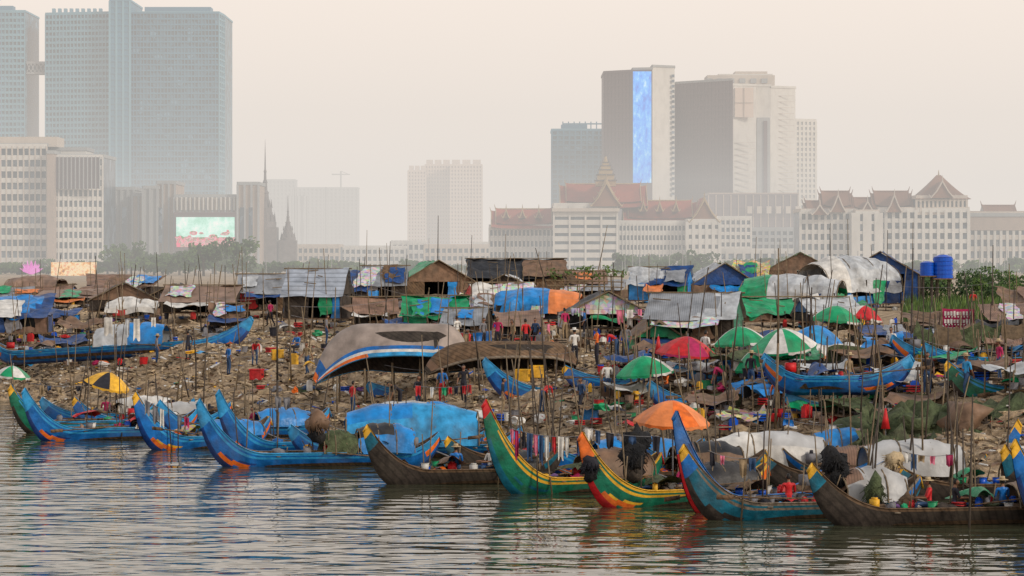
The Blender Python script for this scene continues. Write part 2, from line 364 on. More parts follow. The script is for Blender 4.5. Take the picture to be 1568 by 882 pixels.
def boat(pxtip,D,L=8,W=1.5,g=.5,k=.25,bh=2.5,sh=1.2,bl=1.6,head=196,sch='blue',can=None,z=0,clut=14,pitch=0,name='fishing_boat',roll=0,flip=1,poles=4,peo=0):
    b=MB(); h=math.radians(head)
    Rm=Matrix.Rotation(h,4,'Z')@Matrix.Rotation(-pitch,4,'Y')@Matrix.Rotation(roll,4,'X')
    tip=Rm@Vector((L/2,0,bh)); cx=X(pxtip,D)-tip.x; cy=D-tip.y
    T=Matrix.Translation((cx,cy,z))@Rm
    add_hull(b,T,L,W,g,k,bh,sh,bl,sch)
    for x in np.arange(-L/2+2,L/2-bl-.6,1.1):
        b.obox(T@Vector((x,0,g-.1)),Rm.to_3x3()@Vector((.09,0,0)),Rm.to_3x3()@Vector((0,W/2-.08,0)),Rm.to_3x3()@Vector((0,0,.02)),'wood_grey')
    for c in (can or []): canopy(b,T,*c[:2],c[2] if c[2] else W*1.08,g-.02,c[3],c[4],m2=(c[5] if len(c)>5 else None))
    for _ in range(int(clut*1.25)):
        x=R(-L/2+1.3,L/2-bl-.5); clutter(b,T@Vector((x,R(-W*.32,W*.32),g-.2+R(0,.2))),.1,.1,1,.75)
    for _ in range(1 if clut>8 else 0):
        x=R(-L/2+1.5,L/2-bl-1); b.drape(T@Vector((x,-W/2,g+R(0,.2))),T@Vector((x+R(.6,1.1),-W/2,g+R(0,.2))),T@Vector((x+R(.6,1.1),W/2,g+.3)),T@Vector((x,W/2,g+.3)),random.choice(['tarp_brown','tarp_floral','net_olive','tarp_blue','tarp_green','wood_mid','red','tarp_navy']),-.4,.2,7,7,3,.2)
    for _ in range(poles):
        x=R(-L/2+1,L/2-1.5); p=T@Vector((x,R(-W/2,W/2),-.3)); b.cyl(p,p+Vector((R(-.3,.3),R(-.3,.3),R(1.6,3.6))),.03,.02,random.choice(['bamboo','bamboo_dark']))
    for sg in(-1,1):
        if random.random()<.7:
            a=T@Vector((R(-1,1),sg*W*.45,g+.1)); e=T@Vector((R(2,2.8)*random.choice([-1,1]),sg*W*R(.6,.9),g+R(-.2,.5))); b.cyl(a,e,.025,.025,'wood_mid'); 
            d=(e-a).normalized(); b.obox(e+d*.25,d*.28,Vector((0,0,.07)),d.cross(Vector((0,0,1)))*.015,'wood_mid')
    if clut>8:
        e=T@Vector((-L/2+1.1,0,g+.35)); b.box(e,(.4,.3,.35),random.choice(['red','cl_grey','cl_dark']),h); b.cyl(e,T@Vector((-L/2-1.0,.2,.0)),.03,.025,'cl_grey'); b.cyl(e+Vector((0,0,.15)),e+Vector((0,0,.3)),.08,.06,'cl_dark',8)
    b.build(name,True,origin=(cx,cy,z))
    for i in range(peo): NPEO.append((T@Vector((R(-L/2+1.8,L/2-bl-1.2),R(-.2,.2),g-.36)),h+R(1,5)))
    return T

wl=lambda py:8*F/(py-395)
boat(12,wl(664),L=7,sch='greenb',bh=2.2,head=205)
boat(33,wl(672)-1.5,L=8,sch='blue2',bh=2.3,head=203,can=[(-3,-1,None,.8,'tarp_white')],clut=22,peo=1)
boat(110,wl(658),L=7.5,sch='blue',bh=1.5,head=192,can=[(-2.5,0,None,.8,'vault_metal')],clut=20,peo=1)
boat(60,wl(650),L=7.5,sch='blue2',bh=1.3,head=188,can=[(-2.5,0,None,.9,'tarp_white')],clut=20,peo=1)
boat(203,wl(690),L=6.6,sch='blue',bh=2.4,head=215,can=[(-2.6,-.2,None,.7,'tarp_blue')],clut=20)
boat(240,wl(672),L=8,sch='blue2',bh=1.7,head=200,can=[(-3,-.5,None,.8,'tarp_blue')],clut=20,peo=1)
boat(300,wl(715),L=9.5,W=1.6,sch='blue2',bh=2.6,head=191,bl=1.8,can=[(-3.6,-1.5,None,1.15,'tarp_black','tarp_blue'),(-1.4,-.1,None,.9,'net_olive')],clut=26,peo=1)
boat(330,wl(700)+1,L=8,sch='blue2',bh=2.65,head=196,clut=18,peo=1)
boat(440,wl(700),L=9.5,W=2.1,sch='blue2',bh=1.3,head=184,can=[(-2.9,2.4,2.2,1.7,'tarp_blue','blue_light')],clut=8)
boat(470,wl(690),L=8,W=1.7,sch='blue2',bh=1.3,head=184,can=[(-2.4,1.6,1.8,1.6,'tarp_blue','tarp_silver')],clut=8)
boat(556,wl(742),L=7.2,sch='wood',bh=2.1,head=192,can=[(-2.6,-1,None,.7,'tarp_black')],clut=24,peo=2)
boat(738,wl(758),L=7,W=1.5,sch='green',bh=3.2,head=207,bl=1.8,can=[(-2.8,-.4,None,1.0,'tarp_brown')],clut=24,peo=1)
boat(885,wl(778),L=7,sch='greenor',bh=2.4,head=205,can=[(-2.8,-.9,None,.9,'tarp_black')],clut=26,peo=1)
boat(1030,wl(788),L=6.5,sch='bluered',bh=3.2,head=214,bl=1.5,clut=12)
boat(1040,wl(797),L=8,W=1.6,sch='woodblue',bh=2.3,head=196,bl=1.7,can=[(-3.2,-1.2,1.7,1.05,'tin_rust','vault_metal')],clut=28,peo=2)
boat(1236,wl(805),L=9,W=1.6,sch='wood',bh=1.85,head=191,bl=1.7,can=[(-3.4,-1.9,None,.85,'tin_brown')],clut=42,peo=3)
boat(1548,wl(803)-1,L=7,sch='blue',bh=2.6,head=200,can=[(-2.5,0,None,.9,'tarp_white')],clut=10)
boat(1532,wl(800)+2,L=7,sch='wood',bh=2.2,head=190,clut=10)
boat(975,wl(738),L=7.5,W=1.9,sch='blue',bh=1.4,head=188,can=[(-3,1.0,2.0,1.3,'vault_metal','tarp_white')])
boat(820,wl(725),L=6.5,W=1.7,sch='blue2',bh=1.4,head=190,can=[(-2,1,1.7,.9,'tarp_blue')])
boat(1165,wl(750),L=8,W=1.9,sch='wood',bh=1.2,head=186,can=[(-3,.4,2.0,1.25,'vault_metal')],peo=1)
boat(1565,wl(742),L=8.5,W=1.6,sch='woodblue',bh=2.3,head=-8,can=[(-2.5,.5,None,.9,'tin_rust')],clut=28,peo=1)
boat(1370,wl(765),L=7,W=1.6,sch='wood',bh=1.1,head=190,can=[(-2.4,-.4,1.7,1.0,'tin_rust')],clut=24,peo=2)
boat(1100,wl(728),L=7.5,W=1.7,sch='blue2',bh=1.1,head=186,can=[(-2.5,.2,1.8,1.3,'tarp_floral','tarp_blue')],clut=20)
boat(1290,wl(732),L=7.5,W=1.7,sch='wood',bh=1.1,head=188,can=[(-2.5,.2,1.8,1.2,'tarp_brown','tarp_navy')],clut=20)
boat(1440,wl(735),L=7,W=1.6,sch='blue',bh=1.2,head=186,can=[(-2.2,.2,1.7,1.1,'tarp_green')],clut=22)
boat(680,wl(722),L=6.5,W=1.5,sch='wood',bh=1.3,head=188,clut=20,peo=1)
boat(900,wl(745),L=6.5,W=1.6,sch='wood',bh=1.2,head=190,can=[(-2.2,.2,1.7,1.1,'tarp_black','tarp_brown')],clut=20)
def landboat(px,py,**kw):
    D,p=ground(px,py); return boat(px,D,z=p.z+kw.pop('dz',.25),**kw)
landboat(388,528,L=15.5,W=2.0,sch='blue2',bh=1.75,g=.55,bl=2.8,head=-7,name='longboat',can=[(-1.5,2.6,2.1,1.3,'tarp_blue','tarp_silver')],pitch=.06,dz=-.6)
landboat(738,618,L=7.2,W=1.5,sch='blue2',bh=1.9,bl=2.2,head=183,pitch=.0,dz=.15,clut=10)
landboat(860,604,L=5,W=1.4,sch='blue',bh=1.1,bl=1.9,head=182,pitch=.0,dz=.15,clut=7)
landboat(1165,612,L=9.5,W=1.6,sch='blue2',bh=1.8,bl=2.4,head=183,dz=.05)
landboat(1200,650,L=8.5,W=1.6,sch='blue2',bh=1.1,bl=1.9,head=183,dz=.1)
landboat(1400,600,L=6,W=1.6,sch='blue2',bh=1.3,bl=1.9,head=5,dz=.1)
landboat(1445,618,L=7.5,W=1.8,sch='greenb',bh=1.5,bl=1.8,head=186,dz=.1,can=[(-2.8,1,1.9,1.2,'vault_metal')])
landboat(1590,560,L=6.5,W=1.4,sch='blue2',bh=1.2,bl=1.9,head=8,dz=.1)
landboat(1410,570,L=7,W=1.4,sch='blue2',bh=1.1,bl=1.9,head=185,dz=.1)
landboat(990,640,L=7,W=1.6,sch='blue2',bh=1.3,bl=1.7,head=188,dz=.1,can=[(-2.8,0,1.7,.9,'tarp_blue')])
landboat(1030,600,L=6.5,W=1.6,sch='blue2',bh=1.0,bl=1.7,head=184,dz=.1,can=[(-2.6,1,1.7,1.1,'tarp_blue','tarp_silver')])
landboat(560,618,L=5.5,W=1.3,sch='blue2',bh=.9,bl=1.7,head=184,dz=.1,clut=7)
def upturned(px0,px1,pyb,pyt,sch,rot,roll,name='upturned_boat'):
    D,p=ground((px0+px1)/2,pyb); L=(px1-px0)*D/F; hgt=(pyb-pyt)*D/F
    b=MB(); T=Matrix.Translation((p.x,p.y,p.z+hgt*.9))@Matrix.Rotation(math.radians(rot),4,'Z')@Matrix.Rotation(math.pi+roll,4,'X')
    add_hull(b,T,L,2.6,hgt*.42,hgt*.25,hgt*.75,hgt*.5,2.4,sch,'wood_dark')
    for x in np.linspace(-L*.35,L*.35,5):
        for sg in(-1,1):
            q=Vector((p.x+x,p.y+sg*.9,0)); q.z=gz(q.x,q.y)-.1; b.cyl(q,q+Vector((0,0,hgt*.62)),.05,.05,'bamboo')
    b.build(name,True)
upturned(482,722,606,510,'brown',176,.35)
upturned(650,885,582,530,'plank',180,.25)

# ------------------------------------------------------------------ huts
PATCH=['tarp_blue','tarp_silver','tarp_green','tarp_brown','tarp_white','tin','tin_rust','tarp_floral2','wood_mid','tarp_orange','tarp_navy']
def hut(px,py,wpx,top,depth=3.5,rot=0,kind='gable',ridge='x',roof='tin',wall='wood_dark',wall2=None,eave=.55,patch=None,open_=.4,name='stilt_hut',over=.3,D=None):
    if D is None: D,p=ground(px,py)
    else: p=Vector((X(px,D),D,gz(X(px,D),D)))
    w=wpx*D/F; h=Z(top,D)-p.z; b=MB(); Rz=Matrix.Rotation(math.radians(rot),4,'Z'); T=Matrix.Translation(p)@Rz
    L=lambda x,y,z:T@Vector((x,y,z))
    hw=w/2-over*.5; hd=depth/2; he=h*eave; fl=min(.5,h*.18); wall2=wall2 or wall
    for x in(-hw,0,hw):
        for y in(-hd,hd):
            b.cyl(L(x,y,-.4),L(x+R(-.05,.05),y,he+.05),.055,.045,'bamboo_dark')
    b.obox(L(0,0,fl),Rz.to_3x3()@Vector((hw+.1,0,0)),Rz.to_3x3()@Vector((0,hd+.1,0)),Vector((0,0,.04)),'wood_mid')
    o=open_*hw
    def panel(x0,y0,x1,y1,z0,z1,m):
        b.drape(L(x0,y0,z1),L(x1,y1,z1),L(x1,y1,z0),L(x0,y0,z0),m,0.0,.14,6,5,3,.12)
    zt=he-.02
    sh=R(-.3,.3)*hw
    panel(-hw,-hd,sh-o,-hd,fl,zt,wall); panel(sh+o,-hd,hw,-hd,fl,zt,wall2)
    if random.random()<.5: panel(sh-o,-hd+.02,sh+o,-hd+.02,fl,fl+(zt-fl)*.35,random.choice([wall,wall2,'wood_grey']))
    panel(-hw,hd,hw,hd,fl,zt,'dark'); panel(-hw,-hd,-hw,hd,fl,zt,wall2); panel(hw,-hd,hw,hd,fl,zt,wall)  # back panel near-black: interior shade put into its colour
    ov=over; A=w/2; B=hd+ov; rmix=(lambda u,v:roof) if not patch else (lambda u,v,_s=R(.25,.75):(patch if u>_s+.15*math.sin(v*5) else roof))
    tn=roof.startswith('tin'); am=.08 if tn else .24; rg=.05 if tn else .28; sg_=.08 if tn else .22
    if kind=='gable':
        if ridge=='x':
            for sg in(-1,1):
                b.drape(L(-A,0,h),L(A,0,h+R(-.12,.12)),L(A,sg*B,he-ov*.3),L(-A,sg*B,he-ov*.3),rmix if sg<0 else roof,sg_,am,14,7,2,rg)
            for sg in(-1,1):
                b.add([L(sg*hw,-hd,he),L(sg*hw,hd,he),L(sg*hw,0,h-.12)],[(0,1,2)],wall)
            b.cyl(L(-A-.2,0,h+.03),L(A+.2,0,h+.03),.04,.04,'bamboo')
        else:
            for sg in(-1,1):
                b.drape(L(0,-B,h),L(0,B,h),L(sg*A,B,he-ov*.2),L(sg*A,-B,he-ov*.2),roof if sg<0 or not patch else patch,sg_*.7,am*.8,9,9,2,rg)
                b.cyl(L(0,-B-.03,h),L(sg*A,-B-.03,he-ov*.2),.04,.04,'bamboo')
            b.add([L(-hw,-hd,he),L(hw,-hd,he),L(0,-hd,h-.1)],[(0,1,2)],wall2)
    elif kind=='shed':
        b.drape(L(-A,B,h),L(A,B,h+R(-.2,.2)),L(A,-B,he),L(-A,-B,he+R(-.15,.15)),rmix,sg_,am,14,7,2,rg)
    elif kind=='dome':
        canopy(b,T,-A,A,depth+.2,he*.6,h-he*.6,roof,m2=patch,amp=.11)
    if kind!='dome' and random.random()<.7:
        for _ in range(random.choice([1,2])):
            x=R(-A*.9,A*.3); wd=R(.25,.5)*w
            if ridge=='x' or kind=='shed':
                yt=0 if kind=='gable' else B; t0=R(0,.3);t1=R(.7,1.12)
                q=lambda xx,t:L(xx,yt+(-B-yt)*t,h+(he-ov*.2-h)*t+.10)
                b.drape(q(x,t0),q(x+wd,t0+R(-.1,.1)),q(x+wd,t1),q(x,t1+R(-.1,.1)),random.choice(PATCH),.0,.12,7,6,3,.25)
    if random.random()<.45:
        x0=R(-A,-A*.2);x1=R(A*.1,A); y1=-hd-R(.9,1.8); z1=he*R(.7,.9)
        b.drape(L(x0,-hd-.1,zt),L(x1,-hd-.1,zt),L(x1,y1,z1),L(x0,y1,z1),random.choice(PATCH),.3,.2,9,6,2,.25)
        for xx in(x0,x1): b.cyl(L(xx,y1,-.5),L(xx,y1,z1+.15),.035,.03,'bamboo')
    for _ in range(3):
        x=R(-A*.8,A*.8); y=-R(.1,.9)*B
        if kind=='gable' and ridge=='x':
            z=h+(he-h)*abs(y)/B+.14; b.cyl(L(x,y,z),L(x+R(-1,1),y+.2,z+.06),.03,.03,'bamboo')
    for _ in range(2):
        x=R(-A,A); b.cyl(L(x,-hd-.1,-.3),L(x+R(-.3,.3),-hd-.1,h*R(1,1.7)),.035,.02,random.choice(['bamboo','bamboo_dark']))
    clutter(b,L(0,-hd-.6,.0),w*.5,.5,10,1,math.radians(rot))
    if random.random()<.6:
        x=R(-hw,hw*.3); b.drape(L(x,-hd-.08,zt),L(x+R(.5,1.2),-hd-.1,zt),L(x+R(.6,1.2),-hd-.12,fl+.2),L(x,-hd-.1,fl+.1),random.choice(['tarp_blue','tarp_green','tarp_floral2','tarp_white','cl_grey','tarp_brown','red','blue_light']),0,.16,6,6,3,.2)
    b.build(name,False); return D,p

hut(20,522,120,452,4,5,'shed','x','tarp_blue','tarp_navy','tin_rust',patch='tarp_navy')
hut(75,500,90,470,3,0,'shed','x','tarp_navy','tarp_blue','dark')
hut(190,487,110,432,4,8,'gable','y','tarp_black','wood_dark','tarp_brown',eave=.5)
hut(205,492,80,456,3,0,'dome','x','tarp_white','tarp_brown')
hut(110,470,100,444,4,0,'shed','x','tin_brown','wood_dark')
hut(20,468,70,440,4,0,'gable','x','tin','wood_mid')
hut(85,462,60,436,4,0,'gable','x','tin_rust','tarp_blue')
hut(312,488,118,437,4,-6,'gable','x','tin_brown','wood_dark','wood_mid',eave=.55)
hut(270,470,70,434,4,0,'gable','y','tarp_black','wood_dark')
hut(403,486,78,420,4,5,'gable','x','tin','wood_dark','wood_mid',eave=.6)
hut(487,500,96,412,3.4,-8,'gable','x','tin_tile','wood_dark','tarp_blue',eave=.56,patch='tin_tile')
hut(545,487,60,411,3.5,-10,'shed','x','tarp_navy','tarp_blue','wood_dark')
hut(590,470,70,407,4,0,'gable','x','tin','wood_dark')
hut(662,472,118,398,5,12,'gable','y','tarp_green','wood_mid','tarp_brown',eave=.55,patch='tin_rust')
hut(790,462,150,396,6,0,'gable','x','tarp_black','wood_dark','wood_mid',eave=.6,open_=.7)
hut(880,462,100,412,4,0,'shed','x','tin_rust','wood_mid','wood_dark')
hut(668,508,100,453,3.4,-6,'gable','x','tarp_green','tarp_green','wood_dark',eave=.5)
hut(765,486,100,433,4,12,'gable','x','tarp_white','red','tarp_floral2',patch='tarp_floral2',eave=.6)
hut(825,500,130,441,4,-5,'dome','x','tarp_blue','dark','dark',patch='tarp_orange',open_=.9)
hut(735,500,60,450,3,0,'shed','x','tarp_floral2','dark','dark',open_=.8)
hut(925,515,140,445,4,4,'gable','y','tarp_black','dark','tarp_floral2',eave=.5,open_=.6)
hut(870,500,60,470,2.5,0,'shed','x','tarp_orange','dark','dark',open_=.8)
hut(1012,470,95,409,4,-10,'gable','x','tarp_silver','tarp_blue','tarp_green',eave=.6,patch='tarp_navy')
hut(1065,540,140,449,3.8,-12,'gable','x','tin','green','wood_dark',eave=.6,patch='tarp_silver')
hut(1100,470,110,402,4,10,'gable','y','tarp_silver','tarp_brown','tarp_navy',eave=.5,patch='tarp_floral')
hut(1148,462,60,398,3,-8,'shed','x','tarp_floral','tarp_floral','tarp_brown')
hut(1185,500,140,455,4,14,'gable','x','tarp_green','tarp_brown','dark',patch='tarp_white',eave=.5)
hut(1215,485,150,420,4,-16,'dome','x','tarp_silver','tarp_green','tarp_navy',patch='tarp_green')
hut(1225,455,110,386,5,-5,'gable','y','tarp_green','wood_mid','tarp_brown',eave=.6)
hut(1300,475,130,392,5,25,'dome','x','tarp_white','tarp_blue','tarp_navy',patch='tarp_silver')
hut(1350,470,120,385,5,-10,'gable','y','tarp_navy','wood_dark','tarp_navy',eave=.6)
hut(1265,500,90,455,3,10,'gable','x','tarp_silver','tarp_navy','dark',eave=.5)
hut(1275,560,110,525,3,0,'dome','x','tarp_white','tarp_green','dark')
hut(1345,530,90,500,3,0,'shed','x','tarp_brown','tarp_green','dark')
hut(1545,520,80,468,3,0,'shed','x','tin_rust','wood_mid','tarp_brown')
hut(1560,500,60,440,3,0,'shed','x','tarp_brown','wood_mid','tarp_brown')
hut(1420,520,70,480,3,0,'shed','x','tarp_brown','wood_mid','wood_dark')
hut(1500,545,120,512,3,0,'shed','x','tin_rust','wood_mid','wood_dark',open_=.7)
hut(1380,560,80,520,3,6,'gable','x','tarp_brown','wood_dark')
hut(715,520,70,472,3,-8,'gable','x','tin','wood_dark','wood_mid',open_=.6)
hut(795,524,70,478,3,6,'shed','x','tin_rust','dark','wood_mid',open_=.7)
hut(1000,545,80,490,3,8,'gable','y','tarp_brown','wood_dark','tarp_green',open_=.6)
hut(575,505,70,455,3,4,'gable','x','tin_rust','wood_dark','wood_mid')
hut(350,505,60,465,3,4,'gable','x','tarp_brown','wood_dark','wood_mid')
for _ in range(20):
    px=R(0,1400); hut(px,R(455,468),R(50,110),R(418,436),4,R(-14,14),random.choice(['gable','gable','shed','dome']),random.choice('xy'),random.choice(['tin','tin_rust','tarp_black','tarp_navy','tarp_silver','tin_brown','tarp_green','tarp_white','tarp_brown','tin']),random.choice(['wood_dark','wood_mid','tarp_brown','tarp_navy']))
def awning(px,py,wpx,hpx,m,dep=2.2,name='tarp_shelter'):
    D,p=ground(px,py); w=wpx*D/F; h=hpx*D/F; b=MB(); a=math.radians(R(-25,25)); Rz=Matrix.Rotation(a,4,'Z'); T=Matrix.Translation(p)@Rz
    L=lambda x,y,z:T@Vector((x,y,z)); c=[(-w/2,-dep/2,h*R(.6,.85)),(w/2,-dep/2,h*R(.6,.85)),(w/2,dep/2,h),(-w/2,dep/2,h*R(.85,1))]
    b.drape(L(*c[3]),L(*c[2]),L(*c[1]),L(*c[0]),m,.35,.3,10,8,2,.35)
    for x,y,z in c: b.cyl(L(x,y,-.4),L(x+R(-.1,.1),y,z+R(.1,.6)),.035,.03,random.choice(['bamboo','bamboo_dark']))
    b.box(L(0,0,h*.25),(w*.8,dep*.7,.06),'wood_mid',a); clutter(b,L(0,0,h*.28),w*.35,dep*.3,8,.9); clutter(b,L(0,-dep*.5,.05),w*.5,.5,7,1)
    if random.random()<.5: b.drape(L(-w/2,dep/2,h*.9),L(w/2,dep/2,h*.9),L(w/2,dep/2,.2),L(-w/2,dep/2,.2),random.choice(['dark','tarp_brown','tarp_navy','net_olive']),0,.2,7,5)
    b.build(name)
for px,py,w_,h_,m in((1010,560,70,40,'tarp_brown'),(1060,590,80,38,'tarp_silver'),(1130,580,70,42,'net_olive'),(1160,545,60,38,'tarp_navy'),(1215,570,80,40,'tarp_green'),(1260,590,80,40,'tarp_silver'),(1320,575,80,45,'tarp_brown'),(1370,600,70,42,'tarp_white'),(1405,545,60,40,'tarp_navy'),(1450,570,80,35,'tarp_green'),(1500,590,90,38,'tarp_brown'),(1545,560,70,45,'tin_rust'),(960,575,60,38,'tarp_navy'),(1090,640,80,36,'tarp_brown'),(1250,640,90,34,'tarp_green'),(1350,560,60,50,'tarp_blue'),(1470,540,60,40,'tarp_brown'),(1530,530,70,40,'tarp_black'),(1560,600,70,40,'tarp_silver'),(130,520,80,36,'tarp_brown'),(40,560,90,30,'tarp_silver'),(100,545,70,32,'tarp_navy'),(620,520,60,38,'tarp_navy'),(560,500,60,38,'tarp_brown'),(1000,520,60,40,'tarp_floral2'),(1300,500,60,38,'tarp_green'),(1180,620,70,34,'tarp_blue'),(1310,645,80,36,'net_olive'),(1400,640,80,36,'tarp_brown'),(960,620,60,34,'tarp_white'),(1030,540,50,36,'tarp_green'),(1140,660,60,34,'tarp_floral')):
    awning(px,py,w_,h_,m)

for px,py0,py1,r in((1444,426,390,.75),(1420,422,400,.55)):
    D=215; b=MB(); x=X(px,D); z0=Z(py0,D); z1=Z(py1,D)
    for i in range(5): 
        za=z0+(z1-z0)*.9*i/5; zb=z0+(z1-z0)*.9*(i+.75)/5; zc=z0+(z1-z0)*.9*(i+1)/5
        b.cyl((x,D,za),(x,D,zb),r,r,'plastic_blue',20); b.cyl((x,D,zb),(x,D,zc),r*.93,r*.93,'plastic_blue',20)
    b.cyl((x,D,z0+(z1-z0)*.9),(x,D,z1),r,r*.35,'plastic_blue',20)
    g=gz(x,D)
    for sx in(-.6,.6):
        for sy in(-.6,.6): b.cyl((x+sx*r,D+sy*r,g),(x+sx*r,D+sy*r,z0-.05),.06,.06,'bamboo_dark')
    b.box((x,D,z0-.05),(r*2.2,r*2.2,.09),'wood_mid'); b.build('water_tank',False)
b=MB(); D=138; b.drape(P(1443,472,D),P(1491,474,D),P(1491,515,D),P(1444,513,D),'magenta',0,.05,10,8)
for j in range(3):
    for i in range(9): 
        q=P(1447.5+i*4.7,480+j*12,D-.09); b.box(q,(.10,.02,R(.15,.25)),'white',0,0); b.box(q+Vector((.03,0,-.16)),(.07,.02,.06),'white')
for px in(1442,1492):
    q=P(px,470,D); b.cyl((q.x,q.y,gz(q.x,q.y)),q+Vector((0,0,.2)),.04,.04,'bamboo')
b.build('cloth_banner')

# ------------------------------------------------------------------ umbrellas
def umbrella(px,top,wpx,D,ms,tilt=0,ry=0):
    b=MB(); r=wpx*D/F/2; h=r*.55; c=P(px,top,D); n=8
    Rm=Matrix.Rotation(tilt,3,'X')@Matrix.Rotation(ry,3,'Y'); off=R(0,1)
    for i in range(n):
        a0=2*math.pi*(i+off)/n; a1=2*math.pi*(i+1+off)/n; m=ms[i%len(ms)]
        def fn(u,v):
            a=a0+(a1-a0)*u; k=v*r*(1-.05*4*u*(1-u)*v)
            z=-h*(v**1.7)-.03*4*u*(1-u)*v
            return c+Rm@Vector((math.cos(a)*k,math.sin(a)*k,z))
        b.grid(fn,4,7,m)
        def fn2(u,v):
            a=a0+(a1-a0)*u; k=r*(1-.05*4*u*(1-u)); return c+Rm@Vector((math.cos(a)*k,math.sin(a)*k,-h-.03*4*u*(1-u)-v*.1*(1+.3*math.sin(u*12))))
        b.grid(fn2,6,1,ms[(i+1)%len(ms)] if len(ms)>1 else m)
        b.cyl(c+Rm@Vector((0,0,-.05)),c+Rm@Vector((math.cos(a0)*r,math.sin(a0)*r,-h-.02)),.012,.012,'cl_grey',4)
    gzz=max(gz(c.x,c.y),.1); b.cyl(c+Rm@Vector((0,0,.12)),(c.x,c.y,gzz),.025,.03,'cl_grey'); b.build('parasol',True)
umbrella(1053,515,94,122,['red','red','magenta'],.05,.08)
umbrella(985,545,92,121,['tarp_green','tarp_green','tarp_green','white'],.05,-.1)
umbrella(1132,500,84,124,['tarp_green','tarp_green','tarp_green','white'],.05,-.08)
umbrella(1197,503,104,119,['tarp_green','white'],.15,-.1)
umbrella(1155,535,78,120,['white','tarp_green','tarp_green'],.1,-.3)
umbrella(1282,468,80,135,['tarp_green','tarp_green','tarp_green','white'],0,.1)
umbrella(1325,468,64,137,['red','white','red'],0,.2)
umbrella(1252,498,90,128,['tarp_blue','blue_light'],.05,.1)
umbrella(1030,613,118,98,['tarp_orange','tarp_orange','orange'],.08,.05)
umbrella(168,570,72,135,['yellow','cl_dark','yellow','yellow'],.1,.25)
umbrella(20,560,56,140,['white','tarp_green'],0,.1)
for px,t,D in((1008,515,124),(1356,625,104)):
    b=MB(); c=P(px,t,D); b.cyl(c,c-Vector((0,0,.75)),.03,.17,'red',8); b.cyl(c+Vector((0,0,.1)),(c.x,c.y,max(0,gz(c.x,c.y))),.02,.02,'cl_grey'); b.build('folded_parasol',True)

